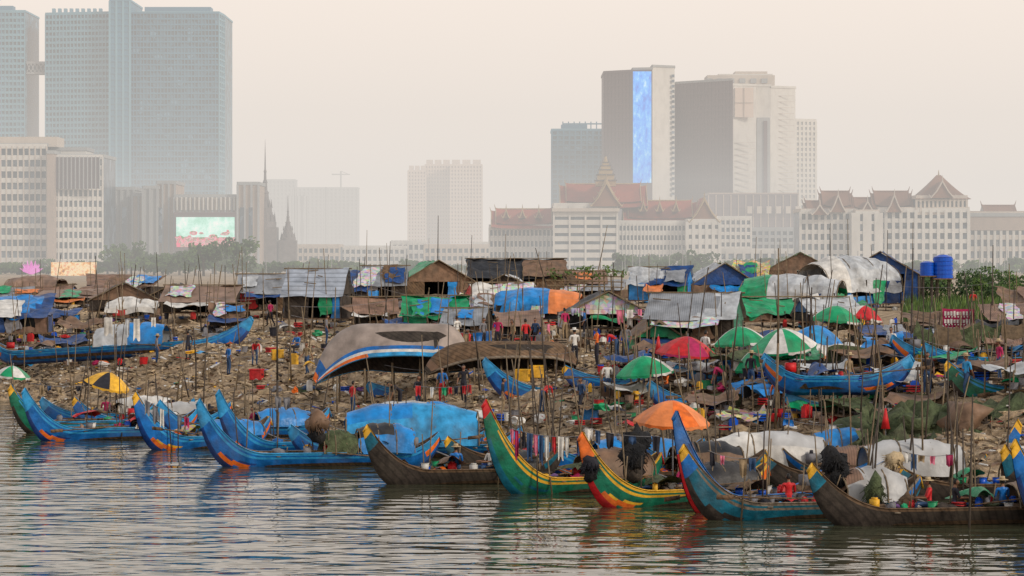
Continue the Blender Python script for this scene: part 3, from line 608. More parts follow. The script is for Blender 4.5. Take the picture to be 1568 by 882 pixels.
# ------------------------------------------------------------------ people
def person(pos,H=1.62,ang=0,pose='stand',shirt='white',pants='cl_dark',hat=None):
    s=H/1.65; V=Vector
    J={'pel':(0,0,.92),'sp':(0,0,1.08),'ch':(0,.0,1.27),'nk':(0,.0,1.43),'hd':(0,.02,1.52)}
    for sd,k in((-1,'L'),(1,'R')):
        J['hip'+k]=(sd*.09,0,.88);J['kn'+k]=(sd*.11,.03,.48);J['an'+k]=(sd*.11,-.03,.07);J['to'+k]=(sd*.13,.15,.03)
        J['sh'+k]=(sd*.18,0,1.37);J['el'+k]=(sd*.25,-.03,1.09);J['wr'+k]=(sd*.25,.08,.86);J['pa'+k]=(sd*.245,.11,.79)
    J={k:V(v) for k,v in J.items()}
    if pose=='walk':
        J['knL']=V((-.1,.2,.5));J['anL']=V((-.1,.16,.09));J['toL']=V((-.1,.33,.05));J['anR']=V((.1,-.3,.10));J['toR']=V((.11,-.16,.03));J['knR']=V((.1,-.05,.49))
        J['wrL']=V((-.25,-.15,.88));J['paL']=V((-.25,-.16,.81));J['wrR']=V((.24,.25,.93));J['paR']=V((.24,.29,.87))
    if pose=='hold':
        for sd,k in((-1,'L'),(1,'R')):
            J['el'+k]=V((sd*.24,.08,1.10));J['wr'+k]=V((sd*.13,.30,1.18));J['pa'+k]=V((sd*.10,.37,1.20))
    up=['sp','ch','nk','hd','shL','shR','elL','elR','wrL','wrR','paL','paR']
    headrot=0
    if pose=='bend':
        Rm=Matrix.Rotation(-math.radians(60),3,'X'); o=J['pel'].copy(); headrot=-math.radians(45)
        for k in up: J[k]=o+Rm@(J[k]-o)
        for k,sd in(('L',-1),('R',1)): J['el'+k]=J['sh'+k]+V((0,.05,-.28));J['wr'+k]=J['el'+k]+V((0,.08,-.24));J['pa'+k]=J['wr'+k]+V((0,.02,-.08))
    if pose=='sit':
        for k in up+['pel','hipL','hipR']: J[k]=J[k]-V((0,0,.46))
        for k,sd in(('L',-1),('R',1)):
            J['kn'+k]=V((sd*.14,.42,.47));J['an'+k]=V((sd*.12,.40,.07));J['to'+k]=V((sd*.12,.58,.03))
            J['el'+k]=J['sh'+k]+V((sd*.05,.10,-.26));J['wr'+k]=J['el'+k]+V((-sd*.03,.22,.0));J['pa'+k]=J['wr'+k]+V((0,.08,0))
    names=list(J); idx={k:i for i,k in enumerate(names)}
    co=[J[k] for k in names]
    E=[('pel','sp'),('sp','ch'),('ch','nk'),('nk','hd')]
    for k in 'LR': E+=[('pel','hip'+k),('hip'+k,'kn'+k),('kn'+k,'an'+k),('an'+k,'to'+k),('ch','sh'+k),('sh'+k,'el'+k),('el'+k,'wr'+k),('wr'+k,'pa'+k)]
    ed=[(idx[a],idx[b]) for a,b in E]
    rad={'pel':.13,'sp':.12,'ch':.135,'nk':.055,'hd':.05}
    for k in 'LR': rad.update({'hip'+k:.095,'kn'+k:.062,'an'+k:.042,'to'+k:.035,'sh'+k:.06,'el'+k:.043,'wr'+k:.028,'pa'+k:.032})
    rr=[rad[k] for k in names]
    def cls(a,b):
        q=a+b
        if 'kn' in q or 'hip' in q: return pants
        if 'to' in q: return 'cl_dark'
        if 'wr' in q or 'hd' in q: return 'skin'
        return shirt
    ty=[cls(a,b) for a,b in E]
    for k,sd in(('L',-1),('R',1)):
        w=J['pa'+k]; d=(w-J['wr'+k]).normalized(); sdv=V((0,1,0)) if abs(d.y)<.7 else V((1,0,0)); sdv=(sdv-d*sdv.dot(d)).normalized(); inn=V((-sd,0,0)) if abs(d.y)<.7 else V((0,0,-1))
        for i,(o,l) in enumerate(((-.027,.06),(-.009,.075),(.009,.07),(.027,.055))):
            a=w+d*.02+sdv*o; m1=a+d*l*.55; m2=m1+d*l*.4+inn*l*.25
            n0=len(co); co+= [a,m1,m2]; rr+=[.010,.009,.007]; ed+=[(idx['pa'+k],n0),(n0,n0+1),(n0+1,n0+2)]; ty+=['skin']*3
        a=J['wr'+k]+d*.03+sdv*.035; m=a+d*.035+sdv*.02; n0=len(co); co+=[a,m]; rr+=[.012,.009]; ed+=[(idx['pa'+k],n0),(n0,n0+1)]; ty+=['skin']*2
    co=[c*s for c in co]; rr=[r*s for r in rr]
    me=bpy.data.meshes.new('t'); me.from_pydata([tuple(c) for c in co],ed,[]); ob=bpy.data.objects.new('t',me); sc.collection.objects.link(ob)
    md=ob.modifiers.new('s','SKIN'); me.update()
    for i,sv in enumerate(me.skin_vertices[0].data): sv.radius=(rr[i],rr[i]*(.72 if rr[i]>.11*s else 1)); sv.use_root=(i==0)
    md.branch_smoothing=.4
    sb=ob.modifiers.new('u','SUBSURF'); sb.levels=1; sb.render_levels=1
    dg=bpy.context.evaluated_depsgraph_get(); ev=ob.evaluated_get(dg); m2=ev.to_mesh()
    vs=[v.co.copy() for v in m2.vertices]; fs=[list(p.vertices) for p in m2.polygons]; ev.to_mesh_clear(); bpy.data.objects.remove(ob)
    b=MB(); ms=[]
    segs=[(co[a],co[c]-co[a]) for a,c in ed]
    for f in fs:
        c=sum((vs[i] for i in f),V())/len(f); best=9;bi=0
        for i,(a,d) in enumerate(segs):
            t=max(0,min(1,(c-a).dot(d)/max(1e-9,d.length_squared))); q=(a+d*t-c).length
            if q<best: best=q;bi=i
        ms.append(ty[bi])
    b.add(vs,fs,ms)
    hc=(J['hd']+ (Matrix.Rotation(headrot,3,'X')@V((0,.02,.06))))*s; Rh=Matrix.Rotation(headrot,3,'X')
    hv=[];hf=[];hm=[]
    for v in ICO:
        x,y,z=v
        q=V((x*.078,y*.095,z*.118)); 
        if z<-.2: q.x*=1+.35*(z+.2); q.y*=1+.1*z
        if y>.85 and -.35<z<.15: q.y+=.018
        hv.append(hc+Rh@(q*s))
    for f in ICOF:
        c=sum((ICO[i] for i in f),V())/3; hf.append(f); hm.append('hair' if (c.z>.35 or c.y<-.15) and c.z>-.6 else 'skin')
    b.add(hv,hf,hm)
    for sd in(-1,1):
        b.blob(hc+Rh@(V((sd*.03,.088,.012))*s),.012*s,'white',0); b.blob(hc+Rh@(V((sd*.03,.098,.012))*s),.007*s,'dark',0)
        b.blob(hc+Rh@(V((sd*.078,.0,0))*s),V((.012,.02,.032))*s,'skin',0)
    b.blob(hc+Rh@(V((0,.098,-.015))*s),V((.013,.02,.022))*s,'skin',0); b.blob(hc+Rh@(V((0,.088,-.055))*s),V((.025,.01,.008))*s,'magenta',0)
    if hat:
        b.cyl(hc+Rh@V((0,0,.05)),hc+Rh@V((0,0,.07)),.20*s,.15*s,hat,14); b.cyl(hc+Rh@V((0,0,.07)),hc+Rh@V((0,0,.16)),.095*s,.08*s,hat,12)
    M=Matrix.Translation(pos)@Matrix.Rotation(ang,4,'Z')
    b.v=[tuple(M@V(v)) for v in b.v]
    b.build('person',True,origin=tuple(pos))
def gp(px,py,**k):
    D,p=ground(px,py); person(p,**k)
gp(880,562,ang=.4,pose='hold',shirt='white',pants='cl_dark',hat='tarp_white',H=1.72)
gp(914,562,ang=1.8,pose='hold',shirt='orange',pants='cl_dark',H=1.76)
gp(677,618,ang=2.8,pose='stand',shirt='blue',pants='red')
gp(710,618,ang=3.0,pose='walk',shirt='cl_dark',pants='cl_dark',H=1.7)
gp(613,628,ang=2.0,pose='bend',shirt='cl_dark',pants='cl_dark')
gp(288,552,ang=.5,pose='stand',shirt='cl_dark',pants='cl_dark')
gp(350,575,ang=-1,pose='stand',shirt='blue',pants='cl_jean')
gp(414,500,ang=1,pose='walk',shirt='magenta',pants='cl_dark')
gp(718,540,ang=2,pose='sit',shirt='red',pants='cl_dark')
gp(762,536,ang=3,pose='stand',shirt='magenta',pants='cl_dark')
gp(785,540,ang=2,pose='stand',shirt='cl_khaki',pants='cl_dark')
gp(740,538,ang=4,pose='stand',shirt='cl_grey',pants='cl_dark')
gp(945,552,ang=1,pose='bend',shirt='red',pants='cl_jean')
gp(958,550,ang=3,pose='stand',shirt='cl_grey',pants='cl_jean')
gp(600,565,ang=3,pose='sit',shirt='purple',pants='cl_dark')
gp(1490,480,ang=3,pose='stand',shirt='red',pants='cl_dark')
gp(1020,610,ang=2,pose='sit',shirt='orange',pants='cl_dark')
gp(820,536,ang=2.5,pose='stand',shirt='cl_jean',pants='cl_dark'); gp(455,545,ang=2.5,pose='sit',shirt='blue',pants='cl_dark'); gp(1365,560,ang=2.5,pose='stand',shirt='white',pants='cl_dark')
for px,py,ps,sh in((805,540,'stand','red'),(700,532,'walk','white'),(560,545,'bend','cl_grey'),(990,590,'stand','blue'),(1080,565,'stand','white'),(1110,605,'bend','magenta'),(1235,612,'sit','red'),(1300,605,'stand','cl_khaki'),(1420,605,'stand','cl_dark'),(1480,612,'walk','blue_light'),(1530,585,'stand','magenta'),(640,630,'stand','cl_dark'),(500,530,'stand','cl_grey'),(1190,645,'stand','orange'),(1060,645,'sit','cl_dark'),(840,540,'stand','pink'),(770,640,'stand','cl_dark'),(830,632,'bend','red'),(890,640,'walk','cl_jean'),(930,615,'stand','white'),(540,640,'stand','red'),(470,575,'walk','cl_khaki'),(390,560,'bend','red'),(240,560,'stand','cl_grey'),(865,520,'stand','magenta'),(895,520,'stand','blue'),(1150,600,'stand','cl_dark')):
    gp(px,py,ang=R(0,6),pose=ps,shirt=sh,pants=random.choice(['cl_dark','cl_jean','cl_khaki']),hat=random.choice([None,None,'straw']))
for i,(p,a) in enumerate(NPEO): person(p,ang=a,pose='sit',shirt=random.choice(['red','cl_dark','magenta','cl_grey','blue','cl_khaki','white']),pants='cl_jean',hat=random.choice([None,None,'straw']))

# ------------------------------------------------------------------ laundry
mut=['cl_dark','cl_grey','cl_jean','white','red','magenta','cl_khaki','blue','pink']
laundry(P(635,590,119),P(725,588,119),9,.5,['pink','red','tarp_green','white','red','cl_dark'])
laundry(P(222,612,117),P(292,640,117),7,.7,['pink','orange','white','magenta','cl_grey'])
laundry(P(778,655,94),P(890,668,94),12,.85,['red','magenta','pink','cl_dark','cl_jean','white','red'],.95,.12,.1)
laundry(P(890,652,92),P(1010,668,92),7,.5,mut)
laundry(P(1085,690,86),P(1160,700,86),5,.5,mut)
laundry(P(415,603,108),P(450,606,108),2,.9,['white','cl_grey'],skip=0)
laundry(P(160,485,160),P(245,485,160),6,1.1,['white','tarp_silver','tarp_white','cl_grey'])
laundry(P(870,470,150),P(1000,472,150),9,.9,['pink','white','tarp_floral2','cl_grey'])
laundry(P(1290,530,124),P(1370,532,124),5,.9,['magenta','cl_grey','tarp_brown','white'])
laundry(P(655,510,140),P(760,505,140),6,.5,mut)
laundry(P(40,585,128),P(130,590,128),6,.5,mut)
laundry(P(1380,690,92),P(1460,695,92),6,.5,mut)
laundry(P(1200,640,105),P(1290,650,105),4,.4,mut)

# ------------------------------------------------------------------ poles
b=MB()
def pole(px,py,px2,py2,D=None,r=.035,m='bamboo'):
    if D is None: D,p=ground(px,py)
    p=P(px,py,D); p.z=gz(p.x,p.y)-.3; q=P(px2,py2,D-.3)
    mid=(p+q)/2+Vector((R(-.08,.08),0,0)); b.cyl(p,mid,r*1.1,r*.9,m); b.cyl(mid,q,r*.9,r*.5,m)
for a in [(510,600,514,440),(425,700,424,455),(1187,660,1192,380),(905,455,930,345),(671,455,671,330),(597,455,592,372),(562,455,562,352),(1092,470,1085,410),(1300,455,1298,335),(1487,520,1489,440),(375,640,377,560),(650,690,651,570),(120,660,136,548),(1320,690,1322,560),(1457,795,1457,655),(990,640,1004,500),(1110,640,1130,480),(1240,560,1243,440),(790,600,798,480),(850,480,820,380),(300,600,296,500),(570,520,562,430),(930,620,940,560),(1420,620,1412,500),(1165,720,1190,580),(735,600,725,490),(1395,540,1398,380),(1080,720,1083,650),(330,480,340,405),(200,480,208,405),(700,480,716,400),(470,560,462,470),(440,600,447,500),(1540,600,1536,440)]:
    pole(*a,m=random.choice(['bamboo','bamboo_dark']),r=R(.035,.06))
for _ in range(230):
    px=R(0,1568); s=random.choice([R(-14,2),R(-3,12),R(5,40),R(20,60)])
    D=118.
    for _i in range(20): D=float(ysh(X(px,D)))+s
    p=Vector((X(px,D),D,0)); p.z=gz(p.x,p.y)-.2; hh=R(1.8,5)+max(0,-p.z); q=p+Vector((R(-.7,.7),R(-.4,.4),hh)); b.cyl(p,q,R(.03,.055),.02,random.choice(['bamboo','bamboo_dark']),5)
b.build('bamboo_poles',True,origin=(0,120,0))
b=MB()
for _ in range(40):
    px=R(0,1500); py=R(430,690); D=ground(px,min(py+60,640))[0]; A=P(px,py,D); B=P(px+R(50,180),py+R(-15,25),D+R(-3,3)); 
    b.tube([A.lerp(B,i/6)-Vector((0,0,.25*4*(i/6)*(1-i/6))) for i in range(7)],.012,'cl_grey',4)
b.build('mooring_ropes')
b=MB(); D=200
for i in range(10):
    x=X(850+i*11,D); b.cyl((x,D,4),(x+R(-.2,.2),D,Z(R(408,420),D)),.05,.05,'bamboo')
for j in range(4): b.cyl(P(835,413+j*8,D-.1),P(955,416+j*8,D-.1),.04,.04,'bamboo')
for j in range(10): b.leaves(P(R(840,950),R(410,424),D),(.6,.5,.25),25,.14,['leaf_b','leaf_c'])
b.build('bamboo_trellis')

# ------------------------------------------------------------------ debris on the bank
b=MB(); dm=['wood_grey','wood_mid','bamboo','straw','sandy','sandy','wood_dark','tarp_brown','cl_khaki','straw','bamboo','wood_grey','mud','mud','sandy','tarp_white']
rare=['blue','red','yellow','tarp_green','tarp_blue','white','plastic_blue','white','white']
for _ in range(17000):
    x=R(-34,22); s=R(.3,34) if random.random()<.75 else R(0,55); y=float(ysh(x))+s; z=gz(x,y)+.02
    a=R(0,math.pi); l=R(.05,.26)*(1 if random.random()<.9 else 2.8); w=R(.02,.09); t=R(-.4,.4)
    d=Vector((math.cos(a)*math.cos(t),math.sin(a)*math.cos(t),math.sin(t))); e=Vector((-math.sin(a),math.cos(a),R(-.3,.3))); u=Vector((0,0,1))
    m=random.choice(dm) if random.random()<.97 else random.choice(rare)
    c=Vector((x,y,z)); h=R(.02,.08)
    vv=[c-d*l-e*w,c+d*l-e*w,c+d*l+e*w,c-d*l+e*w,c-d*l*.9-e*w*.8+u*h,c+d*l*.8-e*w+u*h,c+d*l*.9+e*w*.7+u*h,c-d*l+e*w+u*h]
    b.add(vv,[(4,5,6,7),(0,1,5,4),(1,2,6,5),(2,3,7,6),(3,0,4,7)],m)
b.build('debris',origin=(0,120,0))
for px,py,rx,n in((330,545,3,14),(420,540,3,14),(520,560,2.5,12),(455,600,2.5,10),(810,640,2.5,16),(860,645,2,14),(560,530,2,10),(640,560,2,10),(780,540,2.5,16),(1000,575,2,14),(1080,580,2.5,18),(1130,600,2,14),(1230,590,2.5,18),(1330,600,2,14),(1380,580,2.5,18),(1500,560,2.5,18),(1545,590,2,14),(950,600,2,12),(90,540,3,16),(30,535,3,14),(210,525,2.5,14),(720,560,2,10),(1440,540,2.5,18),(1280,500,2.5,14),(1380,500,2.5,14),(700,500,3,16),(900,530,2.5,14),(1160,640,2.5,16),(1050,650,2.5,16),(980,630,2.5,14),(1240,650,2.5,16),(560,640,2,10),(760,645,2,12),(380,515,3,14),(460,515,3,16),(540,600,2.5,12),(250,560,3,14),(180,560,3,12),(850,520,2.5,14),(930,650,2.5,16)):
    D,p=ground(px,py); b=MB(); clutter(b,p,rx,1.2,n,1.05); b.build('household_goods',False)
b=MB(); D,p=ground(1430,660)
for i in range(10): b.blob(P(1310+i*28,R(640,675),D+R(-1,2)),(R(.9,1.5),R(.7,1.2),R(.5,.95)),random.choice(['net_olive','net_olive','tarp_brown','mud']),.45,2)
b.drape(P(1330,622,D),P(1560,604,D),P(1568,680,D-2.5),P(1300,690,D-2.5),'net_olive',.4,.9,26,14,3.5,.5)
b.build('fishing_net_pile',True)
# drying nets hung on a pole frame (far right)
b=MB(); D=122
for i in range(6):
    q=P(1400+i*34,560,D); b.cyl((q.x,D,gz(q.x,D)-.2),(q.x+R(-.1,.1),D,Z(R(475,495),D)),.04,.03,'bamboo')
for i in range(5):
    b.drape(P(1400+i*34,R(492,500),D-.05),P(1434+i*34,R(492,500),D-.05),P(1434+i*34,R(530,560),D-.3),P(1402+i*34,R(530,560),D-.3),random.choice(['net_olive','net_olive','tarp_green','mud']),.3,.25,9,7,3,.4)
b.build('drying_net_rack',True)
# net and rope heaps in the boats
for px,py,D,r,m in((975,676,94,.40,'net_black'),(970,698,93.5,.42,'net_black'),(1277,706,88,.38,'net_black'),(1283,728,88,.38,'net_black'),(1368,705,92,.28,'straw'),(485,646,109,.40,'tarp_brown'),(905,710,91,.28,'cl_dark'),(1340,750,87,.32,'net_olive'),(1390,770,86.5,.28,'wood_mid')):
    b=MB(); c=P(px,py,D); b.blob(c,r,m,.45,2.6,1.1)
    for _ in range(110):
        d=Vector((R(-1,1),R(-1,1),R(-1,1))).normalized(); b.cyl(c+d*r*.8,c+d*r*R(1,1.35)+Vector((R(-.12,.12),0,R(-.25,.0))),.022,.01,m,4)
    c2=Vector((c.x,c.y,max(.2,c.z-r*1.6))); b.blob((c+c2)/2-Vector((0,0,r*.5)),(r*.8,r*.7,(c.z-c2.z)*.5),random.choice(['net_black','wood_dark','tarp_brown']),.35,2); b.build('net_bundle',True)
for px,py,m in((905,640,'tarp_blue'),(800,577,'yellow'),(822,572,'yellow'),(1217,583,'orange'),(425,545,'yellow'),(393,575,'red')):
    D,p=ground(px,py+8); b=MB(); a=R(-.4,.4); b.box(p+Vector((0,0,.28)),(.6,.5,.5),m,a); b.box(p+Vector((0,0,.56)),(.66,.56,.06),m,a); b.box(p+Vector((0,0,.3)),(.64,.1,.12),'dark',a); b.build('storage_box')

# ------------------------------------------------------------------ vegetation
b=MB()
for _ in range(3600):
    px=R(1385,1640); D=R(165,250); x=X(px,D); z=gz(x,D); hh=R(.4,1.4); a=R(0,6); dx=Vector((math.cos(a)*.06,math.sin(a)*.06,0)); t=Vector((R(-.3,.3),R(-.3,.3),hh))
    q=Vector((x,D,z)); b.add([q-dx,q+dx,q+t*.6+dx*.7,q+t,q+t*.6-dx*.7],[(0,1,2,3,4)],random.choice(['leaf_b','leaf_c','leaf_c','leaf_a']))
b.build('grass',origin=(30,210,4))
def shrub(px,D,w,h,n=8,name='shrub'):
    b=MB(); x=X(px,D); z=gz(x,D)
    for i in range(4):
        b.cyl((x,D,z-.1),(x+R(-w,w)*.5,D+R(-1,1),z+h*R(.5,.8)),.07,.02,'bark')
    for i in range(n):
        b.leaves((x+R(-w,w)*.8,D+R(-w,w)*.5,z+h*R(.35,.8)),(w*R(.25,.45),w*.35,h*R(.15,.3)),110,.16,random.choice([['leaf_a','leaf_b'],['leaf_b','leaf_c'],['leaf_a']]))
    b.build(name)
for px,D,w,h in((1420,235,2.5,2.6),(1470,250,3,3),(1500,225,2,2.4),(1530,240,3,3.2),(1566,230,3,3),(1600,240,3,3),(1400,260,3,3.2)): shrub(px,D,w,h,9)
b=MB()
def dtree(px,D,h,w):
    x=X(px,D); b.cyl((x,D,3.5),(x+R(-.3,.3),D,4+h*.55),.35,.18,'bark'); 
    for i in range(3): b.cyl((x,D,4+h*.4),(x+R(-w,w)*.5,D+R(-1,1),4+h*R(.6,.8)),.16,.06,'bark')
    for i in range(11):
        b.leaves((x+R(-w,w)*.85,D+R(-w,w)*.5,4+h*R(.25,.88)),(w*R(.3,.5),w*.4,h*R(.12,.22)),50,.6,random.choice([['leaf_a','leaf_b'],['leaf_b'],['leaf_a'],['leaf_c','leaf_b']]))
for px in range(180,372,13): dtree(px+R(-6,6),R(620,740),R(6,8.5) if px>280 or px<215 else R(4,6.5),R(3.5,5.5))
for px in list(range(-10,175,22))+list(range(380,560,22)): dtree(px+R(-8,8),R(650,760),R(2,4),R(4,6))
for px in list(range(560,860,30)): dtree(px+R(-8,8),R(650,760),R(1.5,3.5),R(4,7))
for px in range(950,1090,20): dtree(px+R(-6,6),R(640,740),R(3,6.5),R(3,5))
for px in list(range(1110,1620,28)): dtree(px+R(-8,8),R(650,760),R(2,4.5),R(3,6))
b.build('distant_trees',origin=(0,650,4))

# ------------------------------------------------------------------ city
def wallgrid(b,A,B,z0,z1,nx,nz,pw,sh,mp,ms,proud=.5):
    A=Vector((*A,0));B=Vector((*B,0)); L=(B-A).length; d=(B-A)/L; n=Vector((d.y,-d.x,0)); 
    if n.y>0 and abs(n.y)>.05: n=-n
    up=Vector((0,0,1))
    if nx:
        for i in range(nx+1):
            w=pw*L/nx; c=A+d*(L*i/nx)+n*proud*.5; c.z=(z0+z1)/2; b.obox(c,d*w/2,n*proud/2,up*(z1-z0)/2,mp)
    if nz:
        for j in range(nz+1):
            hh=sh*(z1-z0)/nz; c=(A+B)/2+n*proud*.4; c.z=z0+(z1-z0)*j/nz; b.obox(c,d*(L/2+.05),n*proud*.37,up*hh/2,ms)
def block(b,pts,z0,z1,depth,m,styles=None,cap='cw_grey'):
    fr=[(X(p,d),d) for p,d in pts]; bk=[(x,y+depth) for x,y in (fr[-1],fr[0])]
    poly=fr+bk; n=len(poly)
    v=[(x,y,z0) for x,y in poly]+[(x,y,z1) for x,y in poly]
    b.add(v,[(i,(i+1)%n,n+(i+1)%n,n+i) for i in range(n)]+[tuple(range(n,2*n))],m)
    for i,(a,c) in enumerate(zip(fr[:-1],fr[1:])):
        s=styles[i] if styles else None
        if s: wallgrid(b,a,c,z0,z1,*s)
    for a,c in zip(poly,poly[1:]+poly[:1]):
        A=Vector((*a,0));B=Vector((*c,0)); mm=(A+B)/2; mm.z=z1+.4; dd=(B-A); b.obox(mm,dd/2,Vector((dd.y,-dd.x,0)).normalized()*.3,Vector((0,0,.5)),cap)
def hz(py,D): return Z(py,D)
D=1500; b=MB()
block(b,[(70,D),(168,D-8)],4,hz(22,D),45,'c_glass_t',[(18,44,.25,.42,'c_frame_t','c_frame_t',.6)],'c_frame_t')
block(b,[(168,D-14),(199,D-14)],4,hz(5,D),50,'c_frame_d',[(3,44,.3,.25,'c_frame_t','c_frame_d',.4)],'c_frame_t')
block(b,[(199,D-8),(335,D-8),(343,D+10)],4,hz(22,D),45,'c_glass_t',[(26,44,.22,.30,'c_frame_d','c_frame_d',.5),(3,44,.2,.3,'c_frame_t','c_frame_t',.5)],'c_frame_t')
for i in range(9): b.box((X(78+i*9,D),D+10,hz(18,D)+1),(1.6,3,3),'c_frame_t')
b.box((X(270,D),D+12,hz(20,D)+2),(35,12,3.5),'c_frame_d')
b.build('glass_high_rise')
b=MB(); block(b,[(-70,D),(38,D)],4,hz(18,D),45,'c_glass_t',[(18,44,.25,.42,'c_frame_t','c_frame_t',.6)],'c_frame_t'); b.box((X(5,D),D+10,hz(16,D)+1),(8,8,4),'c_frame_d'); b.build('glass_high_rise')
b=MB()
b.box((X(54,D),D+8,hz(95,D)),((32)*D/F+.5,8,1.2),'cw_grey'); b.box((X(54,D),D+8,hz(111,D)),((32)*D/F+.5,8,1.2),'cw_grey')
for i in range(5):
    x0=X(39+i*6.2,D);x1=X(39+(i+1)*6.2,D); b.cyl((x0,D+4,hz(96,D)),(x1,D+4,hz(110,D)),.3,.3,'cw_grey'); b.cyl((x1,D+4,hz(96,D)),(x0,D+4,hz(110,D)),.3,.3,'cw_grey')
b.box((X(54,D),D+10,hz(103,D)),(32*D/F,5,5),'c_glass_t'); b.build('skybridge')
D=850; b=MB()
block(b,[(-60,D),(72,D)],4,hz(224,D),30,'c_glass',[(15,11,.22,.42,'cw_cream','cw_white',.9)])
block(b,[(72,D-6),(82,D-6)],4,hz(236,D),30,'cw_tan')
block(b,[(82,D),(157,D+3)],4,hz(240,D),28,'c_glass',[(10,11,.38,.4,'cw_white','cw_white',.9)])
block(b,[(78,D+6),(132,D+6)],hz(242,D),hz(229,D),15,'cw_white')
b.box((X(30,D),D+8,hz(222,D)+1),(22,14,3),'cw_cream')
b.box((X(120,D),D-1.6,(hz(290,D)+hz(240,D))/2),(13.5,.4,(hz(240,D)-hz(290,D))*.96),'cw_brown')
for i in range(12): b.box((X(86+i*6.2,D),D-2,(hz(290,D)+hz(240,D))/2),(.3,.5,(hz(240,D)-hz(290,D))),'cw_grey')
b.build('hotel_building')
D=880; b=MB()
for a,c,t,m,dd in((157,205,290,'cw_grey',4),(203,222,300,'cw_tan',0),(219,241,289,'cw_grey',-3),(240,268,281,'cw_tan',2),(267,365,302,'cw_cream',0),(364,396,283,'cw_tan',-2)):
    block(b,[(a,D+dd),(c,D+dd)],4,hz(t,D),25,m,[(max(2,int((c-a)/9)),0,.3,.1,'cw_grey','cw_grey',.7)])
for i in range(14): b.box((X(272+i*6.7,D),D-1,hz(312,D)),(.4,.8,4),'cw_white')
b.box((X(316,D),D-1.2,hz(328,D)),(20,1,1.2),'cw_grey')
for a in(160,176,192,225,247,372,385): b.box((X(a,D),D-2.5,hz(345,D)),(1.2,.6,11),'c_glass')
b.build('shopping_complex')
b=MB(); b.box((X(316,D),D-2.2,hz(355,D)),(19.6,.8,12),'cw_brown'); b.box((X(316,D),D-2.8,hz(348,D)),(18,.3,6.2),'led_sky'); b.box((X(316,D),D-2.8,hz(371,D)),(18,.3,3.0),'led_flowers')
for i in range(9): b.blob((X(316,D)+R(-8,8),D-3.0,hz(R(356,368),D)),(R(.5,1.3),.12,R(.4,.9)),'led_flowers',.3)
b.build('led_screen')
D=640; b=MB(); b.box((X(113,D),D,hz(413,D)),(10.2,.5,3.4),'led_warm'); 
for s_ in(-4.5,-1.5,1.5,4.5): b.box((X(113,D)+s_,D+.5,4),(.25,.3,6.5),'cw_brown')
b.build('lit_billboard')
b=MB(); c=P(48,414,D)
for ring,(rr,n,hh) in enumerate(((2.8,10,1.3),(2.1,8,2.3),(1.1,6,3.0))):
    for i in range(n):
        a=2*math.pi*i/n+ring*.3; d=Vector((math.cos(a),math.sin(a),0)); t=Vector((-d.y,d.x,0))
        b.add([c-Vector((0,0,1)),c+d*rr*.6+t*.7-Vector((0,0,.3)),c+d*rr+Vector((0,0,hh-.7)),c+d*rr*.6-t*.7-Vector((0,0,.3))],[(0,1,2,3)],'led_pink')
b.cyl((c.x,c.y,3.8),c-Vector((0,0,.9)),.6,.9,'cw_white'); b.build('lotus_sculpture')
for px0,px1,t,D,m,nx,nz in((396,440,372,900,'cw_white',6,2),(440,520,378,950,'cw_cream',10,3),(520,620,380,980,'cw_white',12,3),(600,650,372,1000,'cw_white',6,3),(650,752,378,960,'cw_cream',12,3),(725,800,374,1000,'cw_white',8,3),(1095,1150,335,930,'cw_white',7,7),(1150,1225,352,960,'cw_grey',8,6),(940,1000,380,880,'cw_cream',6,2),(1100,1230,385,850,'cw_white',10,2)):
    b=MB(); block(b,[(px0,D),(px1,D)],4,hz(t,D),18,'c_glass',[(nx,nz,.35,.45,m,m,.6)],m); b.build('shophouse_row')
def stupa(px,D,tip,base,w,m='c_stone'):
    b=MB(); x=X(px,D); zt=hz(tip,D); H=zt-hz(base,D); z0=hz(base,D); 
    prof=[(0,1),(.06,1),(.07,.8),(.14,.78),(.15,.62),(.22,.6),(.23,.5),(.30,.36),(.38,.30),(.39,.36),(.42,.2),(.50,.17),(.51,.22),(.54,.12),(.62,.10),(.63,.14),(.66,.07),(.8,.045),(1,.006)]
    b.box((x,D,(4+z0)/2),(w*1.1,w*1.1,z0-4),m)
    for (a,r),(c,s) in zip(prof[:-1],prof[1:]): b.cyl((x,D,z0+a*H),(x,D,z0+c*H),r*w/2,s*w/2,m,12)
    for i in range(8):
        a=math.pi*2*i/8; q=Vector((x+math.cos(a)*w*.42,D+math.sin(a)*w*.42,z0+.06*H)); b.cyl(q,q+Vector((0,0,.12*H)),w*.06,.02,m)
        q=Vector((x+math.cos(a)*w*.28,D+math.sin(a)*w*.28,z0+.22*H)); b.cyl(q,q+Vector((0,0,.10*H)),w*.05,.02,m)
    b.build('stupa')
stupa(406,900,213,348,7.2); stupa(441,900,298,368,5); 
for px0,px1,t,D,m,n in((625,652,262,2300,'cw_pink',6),(651,690,253,2310,'cw_pink',9),(690,738,253,2290,'cw_pink',10)):
    b=MB(); block(b,[(px0,D),(px1,D)],4,hz(t,D),30,'cw_tan',[(n,26,.5,.5,m,m,.8)],m)
    for k in range(3): b.box((X(px0+(px1-px0)*(k+.5)/3,D),D+6,hz(t,D)+2),((px1-px0)*D/F/4,8,5),m)
    b.build('apartment_tower')
for px0,px1,t in((405,452,276),(450,500,288),(498,548,288),(440,470,300)):
    D=2900; b=MB(); block(b,[(px0,D),(px1,D)],4,hz(t,D),30,'cw_grey',[(8,20,.5,.5,'cw_grey','cw_grey',.8)],'cw_grey'); b.build('distant_tower')
